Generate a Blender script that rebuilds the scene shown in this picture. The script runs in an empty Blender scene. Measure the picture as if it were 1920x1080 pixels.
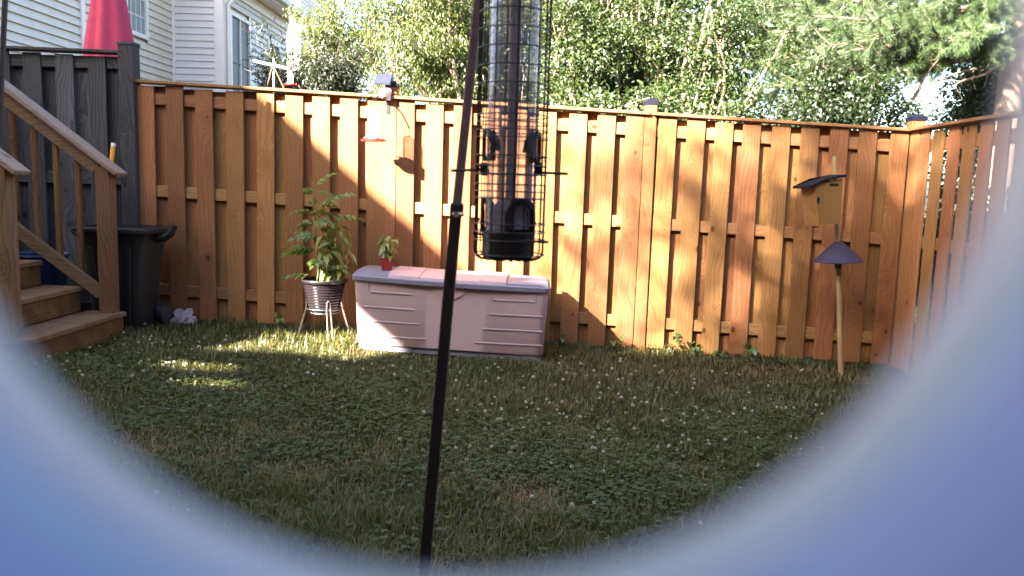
import bpy, math, random
import numpy as np
from mathutils import Vector, Matrix, Quaternion
random.seed(7); RNG = np.random.default_rng(11)
scene = bpy.context.scene
col = scene.collection

# ---------------------------------------------------------------- camera (fitted to the fence: 1500 px focal length at 1920 px)
W, H, FPX = 1920, 1080, 1500.0
CAM_H, PITCH, ROLL, YAW = 1.204, 0.124, 0.0313, -0.0213
FENCE_Y, SLOPE = 6.162, -0.0336
_f = Vector((math.sin(YAW)*math.cos(PITCH), math.cos(YAW)*math.cos(PITCH), -math.sin(PITCH)))
_r0 = Vector((math.cos(YAW), -math.sin(YAW), 0)); _u0 = _r0.cross(_f)
_r = _r0*math.cos(ROLL) + _u0*math.sin(ROLL); _u = _u0*math.cos(ROLL) - _r0*math.sin(ROLL)
CAM = Vector((0, 0, CAM_H))
cam_data = bpy.data.cameras.new('camera'); cam = bpy.data.objects.new('camera', cam_data); col.objects.link(cam)
cam.matrix_world = Matrix(((_r.x, _u.x, -_f.x, 0), (_r.y, _u.y, -_f.y, 0), (_r.z, _u.z, -_f.z, CAM_H), (0, 0, 0, 1)))
cam_data.sensor_width = 36; cam_data.lens = 36*FPX/W
cam_data.clip_start = 0.005; cam_data.clip_end = 2000
cam_data.dof.use_dof = True; cam_data.dof.focus_distance = 3.4; cam_data.dof.aperture_fstop = 6.0
scene.camera = cam

# ---------------------------------------------------------------- daylight
SUN = Vector((-0.9, -1.0, 0.73)).normalized()
world = bpy.data.worlds.new('World'); scene.world = world; world.use_nodes = True
wn = world.node_tree; wn.nodes.clear()
sky = wn.nodes.new('ShaderNodeTexSky'); sky.sky_type = 'NISHITA'; sky.sun_disc = False
sky.sun_elevation = math.asin(SUN.z); sky.sun_rotation = math.atan2(SUN.x, SUN.y)
sky.dust_density = 3.0; sky.air_density = 1.0; sky.ozone_density = 1.0
bg = wn.nodes.new('ShaderNodeBackground'); bg.inputs['Strength'].default_value = 0.05
wo = wn.nodes.new('ShaderNodeOutputWorld')
wn.links.new(sky.outputs[0], bg.inputs[0]); wn.links.new(bg.outputs[0], wo.inputs[0])
sun_data = bpy.data.lights.new('sun', 'SUN'); sun_data.energy = 5.0; sun_data.angle = math.radians(0.53)
sun_data.color = (1.0, 0.92, 0.8)
sun = bpy.data.objects.new('sun', sun_data); col.objects.link(sun)
sun.rotation_mode = 'QUATERNION'; sun.rotation_quaternion = SUN.to_track_quat('Z', 'Y')
vs = scene.view_settings
vs.view_transform = 'Standard'; vs.look = 'None'; vs.gamma = 1; vs.exposure = 4.03; vs.use_curve_mapping = False
scene.render.engine = 'CYCLES'
scene.cycles.max_bounces = 8; scene.cycles.transparent_max_bounces = 24
scene.cycles.diffuse_bounces = 4

# ---------------------------------------------------------------- pixel -> direction helpers (distance always from the ground, wall or plane touched)
def ray(px, py): return _f + _r*((px-W/2)/FPX) - _u*((py-H/2)/FPX)
def at_y(px, py, y): d = ray(px, py); return CAM + d*(y/d.y)
def at_x(px, py, x): d = ray(px, py); return CAM + d*(x/d.x)
def at_z(px, py, z): d = ray(px, py); return CAM + d*((z-CAM_H)/d.z)
def on_ground(px, py): d = ray(px, py); return CAM + d*(-CAM_H/(d.z-SLOPE*d.x))
def gz(x): return SLOPE*x

# ---------------------------------------------------------------- mesh helpers
def tag(o, label=None, cat=None, group=None, kind=None):
    if label: o['label'] = label
    if cat: o['category'] = cat
    if group: o['group'] = group
    if kind: o['kind'] = kind
    return o
def empty(name, loc, label, cat, group=None):
    o = bpy.data.objects.new(name, None); o.empty_display_size = 0.05; col.objects.link(o); o.location = loc
    return tag(o, label, cat, group)
def link(name, me, parent=None, loc=(0, 0, 0), rot=None):
    o = bpy.data.objects.new(name, me); col.objects.link(o); o.location = loc
    if rot is not None: o.rotation_euler = rot
    if parent is not None: o.parent = parent
    return o
def np_mesh(name, verts, faces, mat, smooth=False, attr=None):
    verts = np.asarray(verts, np.float32); faces = np.asarray(faces, np.int32); k = faces.shape[1]
    me = bpy.data.meshes.new(name)
    me.vertices.add(len(verts)); me.vertices.foreach_set('co', verts.ravel())
    me.loops.add(faces.size); me.loops.foreach_set('vertex_index', faces.ravel())
    me.polygons.add(len(faces)); me.polygons.foreach_set('loop_start', np.arange(0, faces.size, k, dtype=np.int32))
    if smooth: me.polygons.foreach_set('use_smooth', np.ones(len(faces), bool))
    if attr is not None:
        a = me.attributes.new('tint', 'FLOAT', 'POINT'); a.data.foreach_set('value', np.asarray(attr, np.float32))
    me.update(calc_edges=True); me.materials.append(mat)
    return me

class MB:
    def __init__(s): s.v = []; s.f = []
    def _add(s, vs, fs):
        n = len(s.v); s.v += [Vector(v) for v in vs]; s.f += [[n+i for i in f] for f in fs]; return s
    def box(s, c, size, rot=None, ch=0.0):
        """box centred at c; ch = chamfer"""
        c = Vector(c); hx, hy, hz = [d/2 for d in size]; R = rot.to_matrix() if isinstance(rot, Quaternion) else rot
        if ch <= 0:
            vs = [Vector((x*hx, y*hy, z*hz)) for x in (-1, 1) for y in (-1, 1) for z in (-1, 1)]
            fs = [(0, 1, 3, 2), (4, 6, 7, 5), (0, 4, 5, 1), (2, 3, 7, 6), (0, 2, 6, 4), (1, 5, 7, 3)]
        else:
            ch = min(ch, hx*.9, hy*.9, hz*.9); vs = []; idx = {}
            for x in (-1, 1):
                for y in (-1, 1):
                    for z in (-1, 1):
                        for a in range(3):
                            p = [x*(hx-ch), y*(hy-ch), z*(hz-ch)]; p[a] = (x, y, z)[a]*(hx, hy, hz)[a]
                            idx[(x, y, z, a)] = len(vs); vs.append(Vector(p))
            fs = []
            cyc = [(-1, -1), (1, -1), (1, 1), (-1, 1)]
            for a in range(3):
                b, c2 = (a+1) % 3, (a+2) % 3
                for sgn in (-1, 1):
                    q = []
                    for (u, w) in cyc:
                        k = [0, 0, 0]; k[a] = sgn; k[b] = u; k[c2] = w; q.append(idx[(*k, a)])
                    fs.append(q if sgn > 0 else q[::-1])
                for u in (-1, 1):
                    for w in (-1, 1):
                        k1 = [0, 0, 0]; k2 = [0, 0, 0]
                        k1[a] = -1; k2[a] = 1; k1[b] = k2[b] = u; k1[c2] = k2[c2] = w
                        q = [idx[(*k1, b)], idx[(*k2, b)], idx[(*k2, c2)], idx[(*k1, c2)]]
                        fs.append(q if u*w < 0 else q[::-1])
            for x in (-1, 1):
                for y in (-1, 1):
                    for z in (-1, 1):
                        t = [idx[(x, y, z, a)] for a in range(3)]; fs.append(t if x*y*z > 0 else t[::-1])
        return s._add([c + (R @ v if R is not None else v) for v in vs], fs)
    def bar(s, p0, p1, w, t, up=(0, 0, 1), ch=0.0):
        """board from p0 to p1, width w across 'side', thickness t along up"""
        p0, p1 = Vector(p0), Vector(p1); d = (p1-p0); L = d.length; d.normalize()
        up = Vector(up); side = d.cross(up).normalized(); up = side.cross(d).normalized()
        R = Matrix((d, side, up)).transposed()
        return s.box((p0+p1)/2, (L, w, t), R, ch)
    def tube(s, pts, r, n=8, caps=True):
        pts = [Vector(p) for p in pts]; rs = r if isinstance(r, (list, tuple)) else [r]*len(pts)
        d0 = (pts[1]-pts[0]).normalized(); ref = Vector((0, 0, 1)) if abs(d0.z) < .9 else Vector((1, 0, 0))
        u = d0.cross(ref).normalized(); vs = []; fs = []
        for i, p in enumerate(pts):
            d = (pts[min(i+1, len(pts)-1)]-pts[max(i-1, 0)]).normalized()
            u = (u - d*u.dot(d)).normalized(); w = d.cross(u)
            for k in range(n):
                a = 2*math.pi*k/n; vs.append(p + (u*math.cos(a)+w*math.sin(a))*rs[i])
        for i in range(len(pts)-1):
            for k in range(n): fs.append((i*n+k, i*n+(k+1) % n, (i+1)*n+(k+1) % n, (i+1)*n+k))
        if caps: fs.append(tuple(range(n))[::-1]); fs.append(tuple((len(pts)-1)*n+k for k in range(n)))
        return s._add(vs, fs)
    def ring(s, c, R, r, n=32, m=6, axis=(0, 0, 1), a0=0, a1=2*math.pi):
        ax = Vector(axis).normalized(); u = ax.orthogonal().normalized(); w = ax.cross(u); c = Vector(c)
        closed = abs(a1-a0-2*math.pi) < 1e-6; vs = []; fs = []; cnt = n if closed else n+1
        for i in range(cnt):
            a = a0+(a1-a0)*i/n; rad = u*math.cos(a)+w*math.sin(a)
            for k in range(m):
                b = 2*math.pi*k/m; vs.append(c+rad*(R+r*math.cos(b))+ax*(r*math.sin(b)))
        for i in range(n if closed else n):
            j = (i+1) % cnt
            for k in range(m): fs.append((i*m+k, j*m+k, j*m+(k+1) % m, i*m+(k+1) % m))
        return s._add(vs, fs)
    def lathe(s, prof, c=(0, 0, 0), n=32, M=None, close=False, mod=None):
        """prof: list of (radius, z)"""
        c = Vector(c); vs = []; fs = []
        for (r, z) in prof:
            for k in range(n):
                a = 2*math.pi*k/n; rr = r*(mod(a, z) if mod else 1)
                p = Vector((rr*math.cos(a), rr*math.sin(a), z)); vs.append(c+(M @ p if M is not None else p))
        m = len(prof)
        for i in range(m-1 if not close else m):
            j = (i+1) % m
            for k in range(n): fs.append((i*n+k, i*n+(k+1) % n, j*n+(k+1) % n, j*n+k))
        if not close:
            if prof[0][0] > 1e-5: fs.append(tuple(range(n))[::-1])
            if prof[-1][0] > 1e-5: fs.append(tuple((m-1)*n+k for k in range(n)))
        return s._add(vs, fs)
    def prism(s, poly, d):
        """poly: 3D points, extruded by vector d"""
        d = Vector(d); n = len(poly); poly = [Vector(p) for p in poly]
        return s._add(poly+[p+d for p in poly], [tuple(range(n))[::-1], tuple(range(n, 2*n))]+[(i, (i+1) % n, n+(i+1) % n, n+i) for i in range(n)])
    def mesh(s, name, mat, origin=(0, 0, 0), smooth=False):
        o = Vector(origin); me = bpy.data.meshes.new(name)
        me.from_pydata([v-o for v in s.v], [], s.f); me.update()
        import bmesh
        b = bmesh.new(); b.from_mesh(me); bmesh.ops.recalc_face_normals(b, faces=b.faces); b.to_mesh(me); b.free()
        if smooth:
            me.polygons.foreach_set('use_smooth', np.ones(len(me.polygons), bool)); me.set_sharp_from_angle(angle=math.radians(40))
        me.materials.append(mat); return me
    def build(s, name, mat, parent=None, origin=None, smooth=False):
        """vertices are world coordinates; parents are unrotated empties"""
        pw = Vector(parent_world(parent)) if parent is not None else Vector((0, 0, 0))
        if origin is None:
            if parent is not None and not s.v: origin = pw
            else:
                o = Vector((0, 0, 0))
                for v in s.v: o += v
                origin = o/max(1, len(s.v))
        origin = Vector(origin)
        return link(name, s.mesh(name, mat, origin, smooth), parent, origin-pw)
def parent_world(o):
    v = Vector((0, 0, 0))
    while o is not None: v += o.location; o = o.parent
    return v

# ---------------------------------------------------------------- materials
def new_mat(name):
    m = bpy.data.materials.new(name); m.use_nodes = True; m.node_tree.nodes.clear()
    out = m.node_tree.nodes.new('ShaderNodeOutputMaterial'); return m, m.node_tree, out
def N(nt, t, ins=None, **kw):
    n = nt.nodes.new('ShaderNode'+t)
    for k, v in kw.items(): setattr(n, k, v)
    for k, v in (ins or {}).items():
        if hasattr(v, 'is_linked') or isinstance(v, bpy.types.NodeSocket): nt.links.new(v, n.inputs[k])
        else: n.inputs[k].default_value = v
    return n
def math_(nt, op, a, b=0.0, clamp=False):
    n = nt.nodes.new('ShaderNodeMath'); n.operation = op; n.use_clamp = clamp
    for i, v in enumerate((a, b)):
        if isinstance(v, bpy.types.NodeSocket): nt.links.new(v, n.inputs[i])
        else: n.inputs[i].default_value = v
    return n.outputs[0]
def mixc(nt, fac, a, b, mode='MIX'):
    n = nt.nodes.new('ShaderNodeMix'); n.data_type = 'RGBA'; n.blend_type = mode
    for i, v in ((0, fac), (6, a), (7, b)):
        if isinstance(v, bpy.types.NodeSocket): nt.links.new(v, n.inputs[i])
        else: n.inputs[i].default_value = v if i == 0 else (*v, 1)[:4]
    return n.outputs[2]
def ramp(nt, fac, stops):
    n = nt.nodes.new('ShaderNodeValToRGB'); nt.links.new(fac, n.inputs[0]); e = n.color_ramp.elements
    e[0].position, e[0].color = stops[0][0], (*stops[0][1], 1); e[1].position, e[1].color = stops[-1][0], (*stops[-1][1], 1)
    for p, c in stops[1:-1]: q = e.new(p); q.color = (*c, 1)
    return n.outputs[0]
def principled(nt, out, **ins):
    p = nt.nodes.new('ShaderNodeBsdfPrincipled')
    for k, v in ins.items():
        k = k.replace('_', ' ')
        if isinstance(v, bpy.types.NodeSocket): nt.links.new(v, p.inputs[k])
        else: p.inputs[k].default_value = (*v, 1) if isinstance(v, tuple) and len(v) == 3 else v
    nt.links.new(p.outputs[0], out.inputs[0]); return p

def wood(name, pale, mid, dark, axis='Z', rough=.75, knots=1.0, contrast=1.0, rand=.25, wear=0.0, wearcol=(.2, .2, .2)):
    """board wood: grain lines running along 'axis', bending round knots, each board its own piece"""
    m, nt, out = new_mat(name)
    tc = N(nt, 'TexCoord'); oi = N(nt, 'ObjectInfo')
    sep = N(nt, 'SeparateXYZ', {0: tc.outputs['Object']})
    a = {'X': 0, 'Y': 1, 'Z': 2}[axis]; al = sep.outputs[a]
    acr = math_(nt, 'ADD', sep.outputs[(a+1) % 3], math_(nt, 'MULTIPLY', sep.outputs[(a+2) % 3], .83))
    rnd = math_(nt, 'MULTIPLY', oi.outputs['Random'], 37.0)
    # knots
    kv = N(nt, 'CombineXYZ', {0: math_(nt, 'ADD', math_(nt, 'MULTIPLY', acr, 6.5), rnd), 1: math_(nt, 'ADD', math_(nt, 'MULTIPLY', al, 4.2), rnd), 2: rnd})
    vo = N(nt, 'TexVoronoi', {'Vector': kv.outputs[0], 'Scale': 1.0, 'Randomness': 1.0}, feature='F1')
    kd = vo.outputs['Distance']
    ksel = math_(nt, 'GREATER_THAN', N(nt, 'SeparateColor', {0: vo.outputs['Color']}).outputs[0], 1-.5*knots)
    halo = math_(nt, 'MULTIPLY', math_(nt, 'POWER', 2.718, math_(nt, 'MULTIPLY', math_(nt, 'MULTIPLY', kd, kd), -9.0)), ksel)
    core = math_(nt, 'MULTIPLY', math_(nt, 'LESS_THAN', kd, .10), ksel)
    # slow wander of the rings
    nv = N(nt, 'CombineXYZ', {0: math_(nt, 'MULTIPLY', acr, 4.0), 1: math_(nt, 'MULTIPLY', al, .9), 2: rnd})
    n1 = N(nt, 'TexNoise', {'Vector': nv.outputs[0], 'Scale': 1.0, 'Detail': 2.0})
    ph = math_(nt, 'ADD', math_(nt, 'MULTIPLY', acr, 34.0), math_(nt, 'MULTIPLY', n1.outputs[0], 11.0))
    ph = math_(nt, 'ADD', ph, math_(nt, 'MULTIPLY', halo, 5.5))
    ph = math_(nt, 'ADD', ph, rnd)
    ringv = math_(nt, 'FRACT', ph)
    ringv = math_(nt, 'POWER', ringv, 2.2)
    fv = N(nt, 'CombineXYZ', {0: math_(nt, 'MULTIPLY', acr, 190.0), 1: math_(nt, 'MULTIPLY', al, 5.0), 2: rnd})
    n2 = N(nt, 'TexNoise', {'Vector': fv.outputs[0], 'Scale': 1.0, 'Detail': 3.0})
    bv = N(nt, 'CombineXYZ', {0: math_(nt, 'MULTIPLY', acr, 5.0), 1: math_(nt, 'MULTIPLY', al, 2.2), 2: math_(nt, 'ADD', rnd, 4.0)})
    n3 = N(nt, 'TexNoise', {'Vector': bv.outputs[0], 'Scale': 1.0, 'Detail': 4.0})
    g = math_(nt, 'ADD', math_(nt, 'MULTIPLY', ringv, .30*contrast), math_(nt, 'MULTIPLY', n2.outputs[0], .38))
    g = math_(nt, 'ADD', g, math_(nt, 'MULTIPLY', math_(nt, 'SUBTRACT', n3.outputs[0], .5), .5))
    g = math_(nt, 'ADD', g, math_(nt, 'MULTIPLY', halo, .25))
    c = ramp(nt, g, [(.05, pale), (.4, mid), (.95, dark)])
    c = mixc(nt, math_(nt, 'MULTIPLY', core, .75), c, tuple(x*.22 for x in dark))
    # board to board tone
    tone = math_(nt, 'ADD', 1-rand, math_(nt, 'MULTIPLY', oi.outputs['Random'], 2*rand))
    hs = N(nt, 'HueSaturation', {'Color': c, 'Value': tone, 'Hue': math_(nt, 'ADD', .488, math_(nt, 'MULTIPLY', math_(nt, 'FRACT', math_(nt, 'MULTIPLY', oi.outputs['Random'], 7.31)), .022))})
    c = hs.outputs[0]
    if wear > 0:
        wv = N(nt, 'TexNoise', {'Vector': tc.outputs['Object'], 'Scale': 6.0, 'Detail': 6.0, 'Roughness': .7})
        c = mixc(nt, ramp(nt, wv.outputs[0], [(.42, (0, 0, 0)), (.62, (wear,)*3)]), c, wearcol)
    bump = N(nt, 'Bump', {'Height': g, 'Strength': .35, 'Distance': .004})
    principled(nt, out, Base_Color=c, Roughness=rough, Normal=bump.outputs[0], Specular_IOR_Level=.25)
    return m

def plain(name, c, rough=.5, metal=0.0, var=.12, scale=30.0, bump=.0, spec=.5, coat=0.0, dirt=None):
    m, nt, out = new_mat(name)
    tc = N(nt, 'TexCoord')
    n = N(nt, 'TexNoise', {'Vector': tc.outputs['Object'], 'Scale': scale, 'Detail': 5.0, 'Roughness': .65})
    cc = ramp(nt, n.outputs[0], [(.3, tuple(x*(1-var) for x in c)), (.7, tuple(min(1, x*(1+var)) for x in c))])
    if dirt:
        n2 = N(nt, 'TexNoise', {'Vector': tc.outputs['Object'], 'Scale': 4.0, 'Detail': 8.0, 'Roughness': .75})
        cc = mixc(nt, ramp(nt, n2.outputs[0], [(.5, (0, 0, 0)), (.75, (.6,)*3)]), cc, dirt)
    kw = {}
    if bump: kw['Normal'] = N(nt, 'Bump', {'Height': n.outputs[0], 'Strength': bump, 'Distance': .003}).outputs[0]
    principled(nt, out, Base_Color=cc, Roughness=rough, Metallic=metal, Specular_IOR_Level=spec, Coat_Weight=coat, **kw)
    return m

def leaf_mat(name, dark, light, trans=.35, rough=.5, gloss=.045, yellow=None):
    m, nt, out = new_mat(name)
    at = N(nt, 'Attribute', attribute_name='tint')
    oi = N(nt, 'ObjectInfo')
    t = math_(nt, 'FRACT', math_(nt, 'ADD', at.outputs['Fac'], math_(nt, 'MULTIPLY', oi.outputs['Random'], .0)))
    stops = [(0, dark), (.8, light)]
    if yellow: stops.append((1.0, yellow))
    c = ramp(nt, at.outputs['Fac'], stops)
    d = N(nt, 'BsdfDiffuse', {'Color': c}); tr = N(nt, 'BsdfTranslucent', {'Color': mixc(nt, .35, c, (.25, .3, .03))})
    g = N(nt, 'BsdfGlossy', {'Color': (.9, .9, .9, 1), 'Roughness': rough})
    a = N(nt, 'MixShader', {0: trans, 1: d.outputs[0], 2: tr.outputs[0]})
    b = N(nt, 'MixShader', {0: gloss, 1: a.outputs[0], 2: g.outputs[0]})
    nt.links.new(b.outputs[0], out.inputs[0]); return m

def clear_mat(name, tint=(.93, .93, .95), haze=.1, hazecol=(.6, .6, .65), rough=.05, refl=.08):
    m, nt, out = new_mat(name)
    t = N(nt, 'BsdfTransparent', {'Color': (*tint, 1)}); d = N(nt, 'BsdfDiffuse', {'Color': (*hazecol, 1)}); g = N(nt, 'BsdfGlossy', {'Roughness': rough})
    tc = N(nt, 'TexCoord'); n = N(nt, 'TexNoise', {'Vector': tc.outputs['Object'], 'Scale': 25.0, 'Detail': 5.0})
    hz = math_(nt, 'MULTIPLY', n.outputs[0], haze*2)
    a = N(nt, 'MixShader', {0: hz, 1: t.outputs[0], 2: d.outputs[0]}); lw = N(nt, 'LayerWeight', {'Blend': .25})
    b = N(nt, 'MixShader', {0: math_(nt, 'ADD', refl*.4, math_(nt, 'MULTIPLY', lw.outputs['Fresnel'], .5)), 1: a.outputs[0], 2: g.outputs[0]})
    nt.links.new(b.outputs[0], out.inputs[0]); return m

M = {}
M['cedar'] = wood('cedar_stained', (0.275, 0.136, 0.055), (0.227, 0.103, 0.037), (0.137, 0.050, 0.016), 'Z', rand=.28, contrast=1.4)
M['cedar_x'] = wood('cedar_rail', (0.275, 0.153, 0.070), (0.233, 0.116, 0.046), (0.158, 0.067, 0.022), 'X', rand=.15, knots=.6, contrast=1.4)
M['cedar_y'] = wood('cedar_rail_deep', (0.275, 0.153, 0.070), (0.233, 0.116, 0.046), (0.158, 0.067, 0.022), 'Y', rand=.15, knots=.6)
M['grey_wood'] = wood('weathered_grey', (0.099, 0.096, 0.099), (0.068, 0.065, 0.068), (0.031, 0.028, 0.028), 'Z', rough=.9, contrast=2.0, rand=.3)
M['grey_wood_x'] = wood('weathered_grey_rail', (0.093, 0.087, 0.087), (0.062, 0.059, 0.059), (0.031, 0.028, 0.025), 'X', rough=.9, contrast=2.0, rand=.2)
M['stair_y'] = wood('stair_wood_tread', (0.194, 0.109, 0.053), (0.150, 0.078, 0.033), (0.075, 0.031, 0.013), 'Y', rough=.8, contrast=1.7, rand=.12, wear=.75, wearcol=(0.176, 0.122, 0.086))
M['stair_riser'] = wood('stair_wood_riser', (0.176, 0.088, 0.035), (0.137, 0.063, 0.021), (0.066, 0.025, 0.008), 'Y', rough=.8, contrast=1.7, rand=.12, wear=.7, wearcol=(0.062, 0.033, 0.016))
M['stair_x'] = wood('stair_wood_rail', (0.187, 0.117, 0.065), (0.145, 0.087, 0.047), (0.075, 0.040, 0.021), 'X', rough=.8, contrast=1.7, rand=.12, wear=.3, wearcol=(0.168, 0.127, 0.103))
M['stair_z'] = wood('stair_wood_post', (0.176, 0.100, 0.049), (0.132, 0.069, 0.030), (0.066, 0.030, 0.013), 'Z', rough=.8, contrast=1.7, rand=.15)
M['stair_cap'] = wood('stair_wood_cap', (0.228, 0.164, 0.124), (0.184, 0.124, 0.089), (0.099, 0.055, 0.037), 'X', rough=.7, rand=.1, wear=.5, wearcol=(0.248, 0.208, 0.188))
M['siding'] = plain('vinyl_siding', (0.656, 0.576, 0.492), .45, var=.04, scale=3, dirt=(0.547, 0.473, 0.402))
M['siding_white'] = plain('vinyl_siding_white', (0.734, 0.674, 0.641), .45, var=.04, scale=3)
M['trim'] = plain('white_trim', (0.829, 0.746, 0.694), .4, var=.03, scale=5)
M['gutter'] = plain('aluminium_gutter', (.62, .58, .52), .4, var=.05)
M['screen'] = plain('window_screen', (.10, .10, .115), .5, var=.25, scale=60)
M['pane'] = plain('window_pane', (.20, .26, .28), .08, var=.1, spec=.9)
M['brick'] = plain('dark_brick', (.16, .09, .07), .9, var=.3, scale=12)
M['shingle'] = plain('roof_shingle', (.13, .11, .10), .9, var=.3, scale=25, bump=.5)
M['black_metal'] = plain('black_painted_metal', (0.012, 0.010, 0.011), .42, var=.3, scale=80, bump=.15)
M['pole_metal'] = plain('black_pole_metal', (0.015, 0.009, 0.011), .5, var=.35, scale=60, bump=.3, dirt=(0.045, 0.022, 0.019))
M['pole_upper'] = plain('brown_worn_pole_metal', (0.159, 0.104, 0.104), .5, var=.3, scale=60, bump=.3, dirt=(0.093, 0.046, 0.038))
M['black_plastic'] = plain('black_plastic', (0.017, 0.014, 0.017), .45, var=.2, scale=70, bump=.1)
M['bin_plastic'] = plain('bin_plastic', (0.008, 0.007, 0.008), .55, var=.2, scale=50, bump=.1)
M['blue_bin'] = plain('blue_bin_plastic', (0.011, 0.026, 0.083), .4, var=.1)
M['cap_plastic'] = plain('post_cap_black', (0.010, 0.010, 0.023), .6, var=.2, spec=.2)
M['taupe'] = plain('taupe_resin', (0.480, 0.341, 0.352), .62, var=.05, scale=220, bump=.12, dirt=(0.419, 0.290, 0.296))
M['bluegrey'] = plain('bluegrey_resin', (0.177, 0.171, 0.228), .55, var=.06, scale=200, bump=.12)
M['pot_plastic'] = plain('pot_plastic', (.016, .011, .013), .22, var=.15, spec=.6)
M['chrome'] = plain('steel_wire', (.55, .5, .48), .25, 1.0, var=.1)
M['screw'] = plain('zinc_screw', (.6, .58, .56), .3, 1.0, var=.1)
M['soil'] = plain('potting_soil', (.05, .032, .02), .95, var=.5, scale=90, bump=1)
M['red_plastic'] = plain('red_plastic', (.30, .028, .02), .35, var=.1)
M['feeder_red'] = plain('feeder_red', (.62, .03, .03), .3, var=.06)
M['feeder_cream'] = plain('feeder_flower', (.75, .62, .42), .4, var=.1)
M['white_paint'] = plain('white_paint', (.80, .80, .79), .45, var=.03)
M['solar'] = plain('solar_panel', (0.022, 0.025, 0.065), .4, var=.15, scale=40, spec=.25)
M['nestbox'] = wood('nest_box_wood', (0.272, 0.140, 0.052), (0.223, 0.106, 0.033), (0.146, 0.056, 0.014), 'Z', rand=.08, contrast=.6, knots=.4)
M['dowel'] = wood('bamboo_pole', (0.307, 0.208, 0.109), (0.267, 0.168, 0.080), (0.198, 0.109, 0.044), 'Z', rand=.05, contrast=.35, knots=0)
M['felt'] = plain('roofing_felt', (0.011, 0.011, 0.011), .75, var=.4, scale=120, bump=.5, spec=.1)
M['baffle'] = plain('baffle_metal', (0.037, 0.030, 0.058), .5, .2, var=.15, scale=40, spec=.3)
M['hole'] = plain('dark_hole', (.006, .005, .004), .95, var=.1)
M['umbrella'] = plain('red_canvas', (0.438, 0.036, 0.088), .85, var=.1, scale=12, bump=.1)
M['yellow'] = plain('yellow_handle', (.80, .38, .02), .4, var=.05)
M['label_white'] = plain('white_plastic_tag', (.8, .8, .8), .5, var=.03)
M['feeder_tube'] = clear_mat('polycarbonate_tube', (.90, .88, .92), .24, (.75, .70, .78))
M['feeder_rod'] = plain('feeder_rod', (0.112, 0.093, 0.102), .55, var=.25, scale=90)
M['bottle'] = clear_mat('clear_bottle', (.95, .95, .95), .28, (.85, .85, .85))
M['pipe'] = None
M['leaf_bright'] = leaf_mat('leaf_yellow_green', (0.047, 0.071, 0.013), (0.111, 0.137, 0.024), .42, gloss=.05, yellow=(0.170, 0.174, 0.040))
M['leaf_dark'] = leaf_mat('leaf_dark_green', (0.006, 0.011, 0.004), (0.015, 0.022, 0.006), .3, gloss=.05)
M['leaf_gloss'] = leaf_mat('leaf_glossy', (0.016, 0.034, 0.007), (0.039, 0.065, 0.013), .3, rough=.5, gloss=.045, yellow=(0.060, 0.076, 0.015))
M['leaf_maple'] = leaf_mat('leaf_maple', (0.007, 0.017, 0.004), (0.016, 0.033, 0.007), .38, gloss=.05)
M['needle'] = leaf_mat('pine_needle', (0.028, 0.057, 0.018), (0.061, 0.103, 0.033), .25, gloss=.06, yellow=(0.092, 0.134, 0.040))
M['bark'] = plain('bark', (.17, .12, .085), .95, var=.45, scale=18, bump=1)
M['bark_pale'] = plain('pale_smooth_bark', (0.216, 0.150, 0.102), .8, var=.3, scale=14, bump=.4)
M['bark_dark'] = plain('dark_bark', (.07, .05, .04), .95, var=.45, scale=18, bump=1)
M['grass'] = leaf_mat('grass_blade', (0.052, 0.059, 0.013), (0.114, 0.105, 0.024), .3, gloss=.04, yellow=(0.312, 0.176, 0.072))
M['clover'] = leaf_mat('clover_leaf', (0.036, 0.060, 0.013), (0.077, 0.102, 0.024), .3, gloss=.04)
M['clover_head'] = leaf_mat('clover_flower', (.05, .07, .02), (.70, .66, .58), .25, gloss=.03, yellow=(.42, .26, .2))
M['plant_leaf'] = leaf_mat('plant_leaf', (0.088, 0.144, 0.039), (0.211, 0.255, 0.056), .4, gloss=.05, yellow=(0.365, 0.354, 0.088))
M['stem'] = plain('green_stem', (.13, .16, .05), .6, var=.2)
M['basil'] = leaf_mat('basil_leaf', (0.128, 0.160, 0.026), (0.255, 0.255, 0.054), .4, gloss=.05, yellow=(0.361, 0.319, 0.085))

def ground_mat():
    m, nt, out = new_mat('lawn_soil'); tc = N(nt, 'TexCoord')
    n1 = N(nt, 'TexNoise', {'Vector': tc.outputs['Object'], 'Scale': 1.6, 'Detail': 6.0}); n2 = N(nt, 'TexNoise', {'Vector': tc.outputs['Object'], 'Scale': 60.0, 'Detail': 6.0, 'Roughness': .7})
    c = mixc(nt, ramp(nt, n1.outputs[0], [(.38, (0, 0, 0)), (.66, (1, 1, 1))]), (.035, .045, .014), (.10, .065, .035))
    c = mixc(nt, n2.outputs[0], c, (.02, .016, .008), 'MIX')
    b = N(nt, 'Bump', {'Height': n2.outputs[0], 'Strength': .8, 'Distance': .02})
    principled(nt, out, Base_Color=c, Roughness=.95, Normal=b.outputs[0], Specular_IOR_Level=.1); return m
M['ground'] = ground_mat()
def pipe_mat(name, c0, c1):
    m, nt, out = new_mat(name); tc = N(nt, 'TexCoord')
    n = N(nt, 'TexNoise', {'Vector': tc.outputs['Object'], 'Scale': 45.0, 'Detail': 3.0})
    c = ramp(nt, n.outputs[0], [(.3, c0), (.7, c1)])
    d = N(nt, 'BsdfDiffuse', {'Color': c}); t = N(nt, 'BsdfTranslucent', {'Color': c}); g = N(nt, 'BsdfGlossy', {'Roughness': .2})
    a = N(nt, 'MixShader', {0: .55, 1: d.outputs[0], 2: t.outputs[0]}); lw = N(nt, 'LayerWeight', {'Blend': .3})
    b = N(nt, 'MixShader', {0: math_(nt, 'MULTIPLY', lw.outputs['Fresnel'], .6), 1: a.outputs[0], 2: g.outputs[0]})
    nt.links.new(b.outputs[0], out.inputs[0]); return m
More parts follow.
